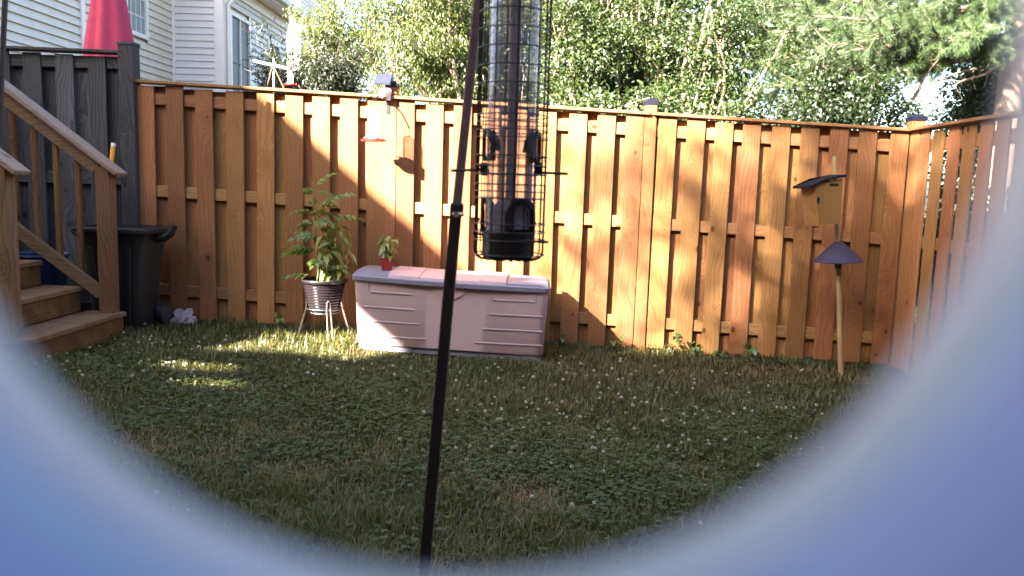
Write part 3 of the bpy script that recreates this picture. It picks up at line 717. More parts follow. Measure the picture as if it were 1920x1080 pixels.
# ---------------------------------------------------------------- nest box on a leaning pole with cone baffle
g0 = on_ground(1578, 706); ptop = at_y(1565, 293, g0.y); PY = g0.y
def pole_at(z): t = (z-g0.z)/(ptop.z-g0.z); return g0.lerp(ptop, t)
np_ = empty('nest_box_pole', g0, 'leaning bamboo pole with a dark cone baffle carrying the nest box', 'pole')
b = MB(); b.tube([g0-Vector((0, 0, .05)), pole_at(.5), pole_at(1.0), ptop], [.019, .018, .017, .016], 14); b.build('shaft', M['dowel'], np_, smooth=True)
b = MB(); c = pole_at(.76); ax = (ptop-g0).normalized(); RM = ax.to_track_quat('Z', 'Y').to_matrix() @ Matrix.Rotation(-.05, 3, 'X')
b.lathe([(.172, -.002), (.173, .001), (.024, .142), (.02, .142), (.168, -.002)], c, 40, RM, close=True); b.build('cone_baffle', M['baffle'], np_, smooth=True)
b = MB(); b.tube([pole_at(.71), pole_at(.76)], .023, 14); b.build('baffle_collar', M['black_plastic'], np_, smooth=True)
nb0 = pole_at(1.03); nb0 = Vector((nb0.x-.045, PY-.06, nb0.z))
nb = empty('nest_box', nb0, 'tilted tan wooden nest box with slanted black roof on the bamboo pole', 'nest box')
ang = math.radians(22); RB = Matrix.Rotation(math.radians(-2.5), 3, 'Y') @ Matrix.Rotation(ang, 3, 'Z')
# local: side plate in x-z plane, front faces -x (left), depth in y
def L2W(p): return nb0+RB @ Vector(p)
def side_poly(y): return [(.0, y, 0), (-.185, y, -.01), (-.235, y, .268), (.0, y, .308)]
for y in (-.07, .055):
    b = MB(); b.prism([L2W(p) for p in side_poly(y)], RB @ Vector((0, .016, 0))); sp_ = b.build('side_panel', M['nestbox'], nb)
    if y < 0:
        b = MB(); b.box(L2W((-.075, -.0715, .268)), (.075, .004, .016), RB); b.build('vent_slot', M['hole'], sp_)
        b = MB(); b.lathe([(.001, 0), (.016, 0), (.016, .003), (.001, .003)], L2W((-.205, -.0725, .165)), 16, RB @ Matrix.Rotation(math.pi/2, 3, 'X') @ Matrix.Diagonal((.8, 1.5, 1))); b.build('entrance_hole', M['hole'], sp_, smooth=True)
b = MB(); b.prism([L2W(p) for p in ((-.185, -.054, -.01), (-.185, .055, -.01), (-.235, .055, .268), (-.235, -.054, .268))], RB @ Vector((.016, 0, .003))); b.build('front_panel', M['nestbox'], nb)
b = MB(); b.prism([L2W(p) for p in ((-.016, -.054, 0), (-.016, .055, 0), (-.016, .055, .30), (-.016, -.054, .30))], RB @ Vector((.016, 0, 0))); b.build('back_panel', M['nestbox'], nb)
b = MB(); b.prism([L2W(p) for p in ((-.184, -.054, .0), (-.016, -.054, .004), (-.016, .055, .004), (-.184, .055, .0))], RB @ Vector((0, 0, .016))); b.build('floor_panel', M['nestbox'], nb)
b = MB(); b.prism([L2W(p) for p in ((-.29, -.085, .245), (-.15, -.085, .296), (.022, -.085, .322), (.022, .085, .322), (-.15, .085, .296), (-.29, .085, .245))], RB @ Vector((0, 0, .016))); b.build('roof', M['felt'], nb)
b = MB(); b.tube([L2W((-.02, .073, .06)), L2W((-.02, .073, .06))+Vector((.03, .02, 0))], .006, 8); b.build('bracket', M['screw'], nb)

# ---------------------------------------------------------------- hummingbird feeder on a hook, with solar spotlight on the fence post
OFF = .245; hy = FENCE_Y-OFF
fb = at_y(701, 262, hy); pxm = posts_x[0]
hk = empty('feeder_bracket', (pxm, FENCE_Y, 1.78), 'thin dark hook bracket screwed to the capped fence post', 'bracket')
hook_end = Vector((fb.x, hy, fb.z+.285))
b = MB(); P0 = Vector((pxm-.02, FENCE_Y-.004, 1.80)); pts = [P0.lerp(hook_end+Vector((0, 0, .0)), t)+Vector((0, 0, .05*math.sin(t*math.pi))) for t in [k/12 for k in range(13)]]
pts += [hook_end+Vector((-.012, -.012, .012)), hook_end+Vector((-.022, -.022, .03))]
b.tube(pts, .005, 8); b.build('arm', M['black_metal'], hk, smooth=True)
b = MB(); b.box((pxm-.02, FENCE_Y-.004, 1.79), (.03, .006, .11), None, .002); b.build('mounting_plate', M['black_metal'], hk)
hf = empty('hummingbird_feeder', (fb.x, hy, fb.z-.03), 'clear hummingbird feeder with red base hanging in sunlight before the fence', 'bird feeder')
def humming(parent, c, sc=1.0, cap=False):
    x, y, z = c
    def S(p): return [(r*sc, z+q*sc) for r, q in p]
    b = MB(); b.lathe(S([(.04, -.02), (.085, -.012), (.088, .0), (.075, .008), (.04, .012), (.001, .012)]), (x, y, 0), 28, mod=lambda a, q: 1+.09*math.cos(5*a)); base = b.build('base', M['feeder_red'], parent, smooth=True)
    b = MB(); b.lathe(S([(.045, .008), (.05, .03), (.04, .045), (.038, .045)]), (x, y, 0), 24); b.build('collar', M['feeder_cream'], parent, smooth=True)
    b = MB(); b.lathe(S([(.036, .02), (.040, .05), (.040, .20), (.035, .225), (.015, .24), (.012, .245)]), (x, y, 0), 28); b.build('bottle', M['bottle'], parent, smooth=True)
    for k in range(5):
        a = 2*math.pi*k/5+.3; p = Vector((x+.075*sc*math.cos(a), y+.075*sc*math.sin(a), z+.008*sc))
        b = MB(); b.lathe([(.003*sc, 0), (.017*sc, .006*sc), (.014*sc, .008*sc), (.004*sc, .004*sc)], p, 10); b.build('feeding_port', M['feeder_cream'], base, smooth=True)
        b = MB(); b.tube([p-Vector((0, 0, .02*sc)), p+Vector((.045*sc*math.cos(a), .045*sc*math.sin(a), -.012*sc))], .003*sc, 6); b.build('perch', M['feeder_red'], base, smooth=True)
    if cap:
        b = MB(); b.lathe(S([(.043, .20), (.044, .245), (.03, .255), (.001, .255)]), (x, y, 0), 24); b.build('cap', M['feeder_red'], parent, smooth=True)
humming(hf, (fb.x, hy, fb.z), .92)
b = MB(); b.tube([(fb.x, hy, fb.z+.222), (fb.x, hy, fb.z+.29)], .0015, 6); b.build('hanging_wire', M['black_metal'], hf)

sl_ = empty('solar_spotlight', (pxm-.02, FENCE_Y-.01, 1.84), 'white solar spotlight with tilted panel mounted on the fence post', 'spotlight')
c = at_y(719, 148, FENCE_Y-.03)
R2 = Matrix.Rotation(math.radians(-8), 3, 'Z') @ Matrix.Rotation(math.radians(52), 3, 'X')
b = MB(); b.box(c, (.125, .10, .008), R2, .002); pn = b.build('solar_panel', M['solar'], sl_)
b = MB(); b.box(c-R2 @ Vector((0, 0, .006)), (.132, .107, .005), R2, .001); b.build('panel_frame', M['black_plastic'], pn)
hd = at_y(725, 173, FENCE_Y-.05)
b = MB(); b.tube([c-Vector((0, 0, .005)), Vector((c.x+.02, FENCE_Y-.03, c.z-.06)), hd+Vector((.02, .02, .03))], .005, 8); b.build('stalk', M['black_metal'], sl_, smooth=True)
b = MB(); b.lathe([(.022, -.03), (.03, 0.0), (.036, .045), (.033, .047), (.001, .04)], hd, 20, Vector((-.7, -.7, -.25)).to_track_quat('Z', 'Y').to_matrix()); b.build('lamp_head', M['white_paint'], sl_, smooth=True)
b = MB(); b.box(hd+Vector((.01, .012, -.035)), (.035, .03, .045), Matrix.Rotation(.4, 3, 'Z'), .005); b.build('sensor', M['white_paint'], sl_)
b = MB(); b.box((pxm-.025, FENCE_Y-.012, hd.z-.01), (.03, .024, .07), None, .003); b.build('mount', M['black_plastic'], sl_)

# ---------------------------------------------------------------- squirrel-proof tube feeder on a shepherd's pole
FY = 1.30
fc = at_y(959, 300, FY); fxc = fc.x
def fz(py): return at_y(959, py, FY).z
ZB, ZT = fz(487), fz(0)+.13
CR, TR = .0555, .0405
tf = empty('tube_feeder', (fxc, FY, ZB), 'black wire caged seed tube feeder hanging beside the dark pole', 'bird feeder')
b = MB(); wr = .00125
for k in range(20):
    a = 2*math.pi*(k+.4)/20; ca, sa = math.cos(a), math.sin(a)
    pts = [(fxc+ca*CR, FY+sa*CR, ZT), (fxc+ca*CR, FY+sa*CR, ZB+.014), (fxc+ca*(CR-.003), FY+sa*(CR-.003), ZB+.006), (fxc+ca*(CR-.010), FY+sa*(CR-.010), ZB+.0015), (fxc+ca*.012, FY+sa*.012, ZB+.001)]
    b.tube(pts, wr if k % 5 else wr*1.7, 6)
cage = b.build('cage_uprights', M['black_metal'], tf, smooth=True)
for py in (-70, -38, -5, 27, 60, 94, 128, 161, 195, 218, 232, 246, 260, 293, 311, 327, 346, 359, 372, 419, 434, 449, 476):
    b = MB(); b.ring((fxc, FY, fz(py)), CR+.0016, wr*.95, 48, 6); b.build('cage_ring', M['black_metal'], tf, smooth=True)
for R_ in (.018, .036): b = MB(); b.ring((fxc, FY, ZB+.0025), R_, wr, 32, 6); b.build('cage_ring', M['black_metal'], tf, smooth=True)
b = MB(); b.lathe([(TR, fz(432)), (TR, ZT-.01)], (fxc, FY, 0), 48); b.v = b.v; b.f = [f for f in b.f if len(f) == 4]; tb = b.build('seed_tube', M['feeder_tube'], tf, smooth=True)
b = MB(); b.tube([(fxc, FY, fz(470)), (fxc, FY, ZT+.06)], .0088, 16); b.build('centre_rod', M['feeder_rod'], tf, smooth=True)
b = MB(); b.lathe([(TR-.004, ZB+.004), (TR+.001, ZB+.006), (TR+.0015, fz(433)), (TR-.002, fz(431)), (.012, fz(425)), (.01, fz(425))], (fxc, FY, 0), 40); b.build('base_cup', M['black_plastic'], tf, smooth=True)
b = MB(); b.lathe([(TR-.003, fz(432)), (TR-.006, fz(395)), (.014, fz(372)), (.010, fz(372))], (fxc, FY, 0), 36); b.build('seed_deflector', M['feeder_rod'], tf, smooth=True)
b = MB(); b.lathe([(TR+.004, ZT-.03), (TR+.006, ZT), (CR+.004, ZT+.004), (CR+.002, ZT+.02), (.012, ZT+.035), (.001, ZT+.035)], (fxc, FY, 0), 36); b.build('top_cap', M['black_plastic'], tf, smooth=True)
def hood(azim, zc, hgt, w, nm='feeding_port'):
    """arched port collar with a hood, on the tube surface"""
    b = MB(); R = TR+.001; rim = []; n = 14; half = w/R/2
    outl = [(-half, -hgt*.5)]+[(-half*math.cos(t), hgt*.0+hgt*.5*math.sin(t)) for t in [math.pi*k/n for k in range(n+1)]]+[(half, -hgt*.5)]
    for r in (R, R+.006):
        for (da, dz) in outl: rim.append(Vector((fxc+r*math.cos(azim+da), FY+r*math.sin(azim+da), zc+dz)))
    inn = [(da*.68, dz*.72-.0*hgt) for da, dz in outl]
    for r in (R+.006, R): 
        for (da, dz) in inn: rim.append(Vector((fxc+r*math.cos(azim+da), FY+r*math.sin(azim+da), zc+dz)))
    m = len(outl); fs = []
    for ring_ in range(4):
        for k in range(m): a0 = ring_*m+k; a1 = ring_*m+(k+1) % m; nxt = ((ring_+1) % 4)*m; fs.append((a0, a1, nxt+(k+1) % m, nxt+k))
    b._add(rim, fs); o = b.build(nm, M['black_plastic'], tf, smooth=True)
    # inner baffle hanging into the tube
    b = MB(); g = []; 
    for rr_, dz in ((R-.001, hgt*.45), (R-.013, hgt*.18), (R-.017, -hgt*.18)):
        for k in range(9): da = -half*.8+1.6*half*k/8; g.append(Vector((fxc+rr_*math.cos(azim+da), FY+rr_*math.sin(azim+da), zc+dz)))
    b._add(g, [(i*9+k, i*9+k+1, (i+1)*9+k+1, (i+1)*9+k) for i in range(2) for k in range(8)])
    b.build('baffle', M['black_plastic'], o, smooth=True)
    b = MB(); g = [Vector((fxc+(TR-.0015)*math.cos(azim+da*.7), FY+(TR-.0015)*math.sin(azim+da*.7), zc+dz*.74)) for da, dz in outl]; b._add(g, [tuple(range(len(g)))]); b.build('port_opening', M['hole'], o)
hood(math.radians(205), fz(274), .050, .044); hood(math.radians(-22), fz(276), .050, .044)
hood(math.radians(-62), fz(404), .056, .050); hood(math.radians(165), fz(404), .056, .046)
for (px0, px1, py0, py1, r) in ((1000, 1065, 323, 326, .0024), (912, 845, 318, 320, .0024)):
    b = MB(); b.tube([at_y(px0, py0, FY), at_y(px1, py1, FY)], r, 8); b.build('perch', M['black_plastic'], tf, smooth=True)
for px in (908, 1009):
    b = MB(); b.box(at_y(px, 317, FY), (.013, .020, .021), None, .002); b.build('perch_mount', M['black_plastic'], tf)
b = MB(); b.tube([at_y(968, 451, FY-.044), at_y(1028, 454, FY-.054)], .0024, 8); b.build('perch', M['black_plastic'], tf, smooth=True)
b = MB(); b.tube([at_y(912, 441, FY+.03), at_y(888, 437, FY+.05)], .0024, 8); b.build('perch', M['black_plastic'], tf, smooth=True)
# printed sticker on the tube: dark block with fine upright lettering
lab = MB(); a0, a1 = math.radians(-70), math.radians(-62); Rl = TR+.0006
g = [Vector((fxc+Rl*math.cos(a0+(a1-a0)*k/3), FY+Rl*math.sin(a0+(a1-a0)*k/3), z)) for z in (fz(92), fz(60)) for k in range(4)]
lab._add(g, [(k, k+1, k+5, k+4) for k in range(3)]); stk = lab.build('sticker', M['black_plastic'], tb)
for k in range(8):
    lab = MB(); z = fz(63+k*3.4); aa = math.radians(-66); rl = TR+.0011
    lab.box((fxc+rl*math.cos(aa), FY+rl*math.sin(aa), z), (.003, .0004, .0016), Matrix.Rotation(aa+math.pi/2, 3, 'Z')); lab.build('lettering', M['label_white'], stk)
hang_z = ZT+.16
b = MB(); b.tube([(fxc-.035, FY, ZT+.005), (fxc-.03, FY, ZT+.06), (fxc, FY, hang_z-.03), (fxc+.03, FY, ZT+.06), (fxc+.035, FY, ZT+.005)], .0018, 8); b.build('bail_wire', M['black_metal'], tf, smooth=True)

PYp = 1.375
pa = at_y(897, 0, PYp); pj = at_y(856, 391, PYp); pb = at_y(793, 1075, PYp)
dd = (pb-pj)/(pb.z-pj.z); pbase = pj+dd*(-.02-pj.z)
sh = empty('shepherd_pole', (pbase.x, pbase.y, gz(pbase.x)), 'tall dark leaning square metal pole with a joint clamp, foremost in the yard', 'pole')
b = MB(); b.bar(pbase-Vector((0, 0, .05)), pj+Vector((0, 0, .004)), .0195, .0195, up=(0, 1, 0), ch=.002); b.build('lower_shaft', M['pole_metal'], sh)
up_dir = (pa-pj).normalized(); ptop_ = pa+up_dir*.24
b = MB(); b.bar(pj, ptop_, .0150, .0150, up=(0, 1, 0), ch=.002); b.build('upper_shaft', M['pole_upper'], sh)
b = MB(); b.bar(pj-Vector((0, 0, .012)), pj+Vector((.0008, 0, .010)), .0225, .0225, up=(0, 1, 0), ch=.003); b.build('joint_collar', M['pole_metal'], sh)
b = MB(); q = at_y(856, 402, PYp-.012); b.tube([q+Vector((-.006, 0, 0)), q+Vector((.012, -.004, .001))], .004, 8); b.tube([q+Vector((0, .0, 0)), q+Vector((0, -.009, 0))], .0052, 8); b.build('clamp_screw', M['screw'], sh, smooth=True)
tgt = Vector((fxc, FY, hang_z-.03))
hkp = [ptop_, ptop_+Vector((-.01, -.005, .10)), ptop_+Vector((.02, -.03, .17)), Vector((fxc-.01, FY, hang_z+.155)), Vector((fxc+.035, FY, hang_z+.11)), Vector((fxc+.03, FY, hang_z+.02)), Vector((fxc, FY, hang_z-.034))]
b = MB(); b.tube(hkp, .006, 10); b.build('hook', M['pole_upper'], sh, smooth=True)

# ---------------------------------------------------------------- pale blue pipe section the view looks through, lying on a wooden rail
# (a real tube of 8 cm bore; the photograph was taken through it, so its far rim shows out of focus round the view)
ax_dir = Vector((math.sin(YAW)-.045, math.cos(YAW), 0)).normalized()
rimd = .062; k_ = ray(890, 114); rim_c = CAM + k_*(rimd/k_.dot(_f)); Rin = 1025/FPX*rimd; Rout = Rin+.0035
near_c = rim_c-ax_dir*.125
pz0 = rim_c.z-Rout
pi_ = empty('plastic_pipe', (near_c.x, near_c.y, pz0), 'pale blue plastic pipe section, out of focus, that frames the view of the yard', 'pipe')
Rm = ax_dir.to_track_quat('Z', 'Y').to_matrix()
b = MB(); Lp = .125
b.lathe([(Rin, Lp-.0075), (Rin-.0002, Lp-.001), (Rin+.0008, Lp), (Rout-.0006, Lp), (Rout, Lp-.002), (Rout, Lp-.0075)], near_c, 96, Rm, close=True); b.build('rim', M['pipe_edge_light'], pi_, smooth=True)
b = MB(); b.lathe([(Rin+.0003, Lp-.0125), (Rin-.0004, Lp-.0100), (Rin+.0003, Lp-.0078), (Rout-.0002, Lp-.0078), (Rout-.0002, Lp-.0125)], near_c, 96, Rm, close=True); b.build('collar', M['pipe_sky_band'], pi_, smooth=True)  # no separate part: a band of the pipe coloured with the pale sheen
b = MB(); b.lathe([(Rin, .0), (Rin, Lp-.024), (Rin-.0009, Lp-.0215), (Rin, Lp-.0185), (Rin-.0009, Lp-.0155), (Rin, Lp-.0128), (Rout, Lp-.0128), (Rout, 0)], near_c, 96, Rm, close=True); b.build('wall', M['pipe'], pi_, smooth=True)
rl = empty('pipe_rail', (0, -.03, 0), 'low wooden rail carrying the pale blue plastic pipe', 'rail')
b = MB(); b.box((0, near_c.y+.04, pz0-.018), (1.3, .075, .036), None, .004); b.build('rail_board', M['cedar_x'], rl)
for x in (-.6, .6):
    b = MB(); b.box((x, near_c.y+.04, (pz0-.036+gz(x))/2-.02), (.07, .07, pz0-.036-gz(x)+.04), None, .004); b.build('rail_post', M['cedar'], rl)

# ---------------------------------------------------------------- neighbour: house, umbrella, feeder arm, bird
AX, BY, CX, CYE = -5.78, 12.95, -5.0, 16.3
hs_ = empty('neighbour_house', (AX, BY, gz(AX)), 'pale vinyl-sided house with dark windows beyond the old grey fence', 'house')
EZ = 4.36
m = MB(); m.box((AX-3.02, 10.1, 2.3), (6.0, 5.65, 4.6)); m.box((AX-2.6, (BY+CYE)/2+.05, 2.2), (2*(CX-AX+2.58), CYE-BY-.06, 4.3)); m.build('wall_core', M['siding'], hs_)
COURSE = .104
def clap(name, p0, p1, nrm, parent, mat):
    """one course of lap siding between p0 and p1 (bottom edge), wedge section"""
    p0, p1, nrm = Vector(p0), Vector(p1), Vector(nrm); up = Vector((0, 0, COURSE+.006))
    m = MB(); a = p0+nrm*.03; b_ = p1+nrm*.03; c = p1+up+nrm*.004; d_ = p0+up+nrm*.004
    m._add([p0, p1, b_, a, c, d_], [(0, 1, 2, 3), (3, 2, 4, 5), (0, 3, 5), (1, 4, 2), (0, 5, 4, 1)]); return m.build(name, mat, parent)
zlow = 1.6
wins = {'A': [(at_x(233, 0, AX).y, at_x(271, 60, AX).y, at_x(268, 67, AX).z, 4.5)], 'C': [(13.28, 14.12, 2.40, 3.86), (15.15, 15.75, 2.6, 3.75)]}
def courses(face, mat):
    n = int((EZ+.1-zlow)/COURSE)
    for k in range(n):
        z = zlow+k*COURSE
        if face == 'B': clap('siding_board', (AX+.04, BY, z), (CX-.07, BY, z), (0, -1, 0), hs_, mat); continue
        y0, y1 = (7.3, BY) if face == 'A' else (BY+.02, CYE); X = AX if face == 'A' else CX
        spans = [(y0, y1)]
        for (a, b_, z0, z1) in wins[face]:
            if z+COURSE > z0-.03 and z < z1+.03:
                ns = []
                for (s0, s1) in spans:
                    if a-.05 > s0: ns.append((s0, min(s1, a-.05)))
                    if b_+.05 < s1: ns.append((max(s0, b_+.05), s1))
                spans = ns
        for (s0, s1) in spans: clap('siding_board', (X, s0, z), (X, s1, z), (1, 0, 0), hs_, mat)
courses('A', M['siding']); courses('B', M['siding_white']); courses('C', M['siding_white'])
for face, X in (('A', AX), ('C', CX)):
    for (a, b_, z0, z1) in wins[face]:
        m = MB(); t = .06
        for (ya, yb, za, zb2) in ((a-.05, a+.01, z0-.05, z1+.05), (b_-.01, b_+.05, z0-.05, z1+.05), (a+.01, b_-.01, z0-.05, z0+.01), (a+.01, b_-.01, z1-.01, z1+.05)):
            m.box((X+.02, (ya+yb)/2, (za+zb2)/2), (.05, yb-ya, zb2-za), None, .003)
        w_ = m.build('window_frame', M['trim'], hs_)
        m = MB(); m.box((X+.004, (a+b_)/2, (z0+z1)/2), (.01, b_-a, z1-z0)); m.build('pane', M['screen'] if face == 'C' else M['pane'], w_)
        if face == 'C':
            m = MB(); m.box((X+.02, (a+b_)/2, (z0+z1)/2), (.03, .028, z1-z0)); m.build('mullion', M['trim'], w_)
            m = MB(); m.box((X+.014, (a+b_)/2, z0+(z1-z0)*.5), (.02, b_-a, .02)); m.build('meeting_rail', M['screen'], w_)
        else:
            for k in (1, 2, 3):
                m = MB(); m.box((X+.016, a+(b_-a)*k/4, (z0+z1)/2), (.008, .012, z1-z0)); m.build('muntin', M['trim'], w_)
            for k in (1, 2, 3, 4):
                m = MB(); m.box((X+.014, (a+b_)/2, z0+(z1-z0)*k/5), (.008, b_-a, .012)); m.build('muntin', M['trim'], w_)
def trim(c, s): m = MB(); m.box(c, s, None, .004); return m.build('corner_trim', M['trim'], hs_)
trim((AX+.02, BY-.035, 2.95), (.05, .075, 2.7)); trim((CX-.03, BY-.02, 2.95), (.14, .06, 2.7)); trim((CX+.015, BY+.06, 2.95), (.05, .11, 2.7))
ya = at_x(151, 40, AX).y; trim((AX+.02, ya, 2.95), (.05, .09, 2.7))
m = MB(); m.box((CX+.02, (BY+CYE)/2+.05, EZ-.10), (.06, CYE-BY, .17), None, .004); m.build('frieze_board', M['trim'], hs_)
m = MB(); m.box((CX+.17, (BY+CYE)/2, EZ+.0), (.36, CYE-BY+.5, .02)); m.build('soffit', M['trim'], hs_)
m = MB(); m.prism([(CX+.34, BY-.3, EZ+.0), (CX+.44, BY-.3, EZ+.03), (CX+.46, BY-.3, EZ+.13), (CX+.34, BY-.3, EZ+.13)], (0, CYE-BY+.6, 0)); m.build('gutter', M['gutter'], hs_)
m = MB(); m.prism([(CX+.40, BY-.35, EZ+.135), (CX-3.4, BY-.35, EZ+2.2), (CX-3.4, BY-.35, EZ+2.14), (CX+.40, BY-.35, EZ+.115)], (0, CYE-BY+.7, 0)); m.build('roof', M['shingle'], hs_)
m = MB(); m.prism([(AX+.3, 7.1, EZ+.40), (AX-3.4, 7.1, EZ+2.5), (AX-3.4, 7.1, EZ+2.45), (AX+.3, 7.1, EZ+.36)], (0, 5.9, 0)); m.build('roof', M['shingle'], hs_)
dx, dy = CX+.075, BY+.12
m = MB(); m.tube([(CX+.40, dy, EZ+.02), (CX+.38, dy, EZ-.10), (CX+.20, dy, EZ-.28), (dx, dy, EZ-.40), (dx, dy, EZ-.55), (dx, dy, 1.2)], .036, 10); m.build('downspout', M['trim'], hs_, smooth=True)

# far house
fxa, fxb = at_y(440, 40, 26).x, at_y(560, 20, 26).x
fh = empty('far_house', (fxa, 26, gz(fxa)), 'sunlit far white house wall glimpsed above the gutter line', 'house')
m = MB(); m.box(((fxa+fxb)/2, 28.5, 4.5), (fxb-fxa, 5, 9)); m.build('wall', M['siding_white'], fh)
for k in range(38):
    z = 4.2+.12*k; m = MB(); m.box((fxb+.008, 28.5, z), (.03, 5, .105)); m.build('siding_board', M['siding'], fh)
m = MB(); m.box((fxb+.01, 25.99, 4.5), (.1, .1, 9), None, .01); m.build('corner_trim', M['trim'], fh)
m = MB(); m.prism([(fxa-.3, 25.6, 9), (fxb+.3, 25.6, 9), ((fxa+fxb)/2, 25.6, 10.6)], (0, 5.8, 0)); m.build('roof', M['shingle'], fh)

# closed patio umbrella
uc = at_y(206, 60, 7.6); ug = gz(uc.x)
um = empty('patio_umbrella', (uc.x, 7.6, ug), 'closed red patio umbrella rising above the grey fence', 'umbrella')
UR = at_y(248, 92, 7.6).x-at_y(206, 92, 7.6).x; uz = at_y(206, 92, 7.6).z
def fold(a, z): return 1+.09*math.sin(8*a+.5)+.05*math.sin(3*a+z*2)
m = MB(); m.lathe([(UR*.95, uz-.35), (UR*1.06, uz-.34), (UR, uz), (UR*.68, uz+.44), (UR*.42, uz+.8), (.03, uz+1.25), (.001, uz+1.26)], (uc.x, 7.6, 0), 64, mod=fold); m.build('canopy', M['umbrella'], um, smooth=True)
m = MB(); m.tube([(uc.x, 7.6, ug), (uc.x, 7.6, uz+1.33)], .02, 10); m.build('mast', M['dowel'], um, smooth=True)
m = MB(); m.lathe([(.25, ug), (.25, ug+.05), (.05, ug+.10), (.03, ug+.25)], (uc.x, 7.6, 0), 24); m.build('base', M['black_plastic'], um, smooth=True)

# neighbour's feeder arm
NY = 7.2; na, nbx = at_y(474, 114, NY), at_y(552, 131, NY); nm_ = at_y(513, 122, NY)
ar = empty('feeder_arm_post', (nm_.x, NY, gz(nm_.x)), 'white crossarm on a thin post with cord stays just beyond the fence', 'post')
m = MB(); m.bar(na, nbx, .03, .022, ch=.006); m.build('crossarm', M['white_paint'], ar)
m = MB(); m.tube([(nm_.x, NY, gz(nm_.x)), (nm_.x, NY, nm_.z+.06)], .006, 8); m.build('mast', M['white_paint'], ar, smooth=True)
for s, q in ((-1, (500, 165)), (1, (532, 165))):
    e = at_y(*q, NY); m = MB(); m.tube([Vector((nm_.x+.005*s, NY-.02, nm_.z-.01)), e], .004, 6); m.build('cord', M['dowel'], ar)
fq = at_y(545, 161, NY); nf = empty('hummingbird_feeder', (fq.x, NY, fq.z), 'red-topped hummingbird feeder hanging from the white crossarm', 'bird feeder')
humming(nf, (fq.x, NY, fq.z+.01), .6, True)
m = MB(); m.tube([(fq.x, NY, fq.z+.155), (fq.x, NY, nbx.z+.0)], .0015, 6); m.build('hanging_wire', M['black_metal'], nf)
# small dark bird in flight
bp = at_y(479, 138, 7.0)
def bird():
    vs = [bp+Vector(p)*1.0 for p in [(.0, -.035, .0), (.012, -.02, .008), (-.012, -.02, .008), (.0, -.02, -.012), (.016, .01, .012), (-.016, .01, .012), (.0, .01, -.016), (.01, .045, .006), (-.01, .045, .006), (0, .045, -.004), (.014, .075, .0), (-.014, .075, .0),
      (.016, -.012, .006), (.018, .02, .004), (.05, -.005, .022), (.055, .018, .02), (.095, .01, .040),
      (-.016, -.012, .006), (-.018, .02, .004), (-.05, -.005, .022), (-.055, .018, .02), (-.10, .01, .040), (0, -.055, .002)]]
    fs = [(0, 1, 3), (0, 3, 2), (0, 2, 1), (1, 4, 6, 3), (3, 6, 5, 2), (2, 5, 4, 1), (4, 7, 9, 6), (6, 9, 8, 5), (5, 8, 7, 4), (7, 10, 9), (8, 9, 11), (7, 8, 11, 10),
          (12, 14, 15, 13), (14, 16, 15), (17, 18, 20, 19), (19, 20, 21), (1, 12, 13, 4), (2, 5, 18, 17), (0, 22, 1), (0, 22, 3), (0, 22, 2)]
    m = MB(); m._add(vs, fs); o = m.build('hummingbird', M['black_plastic'], origin=bp); sm = o.modifiers.new('solid', 'SOLIDIFY'); sm.thickness = .003
    return tag(o, 'tiny dark hummingbird hovering beside the white crossarm', 'bird')
bird()

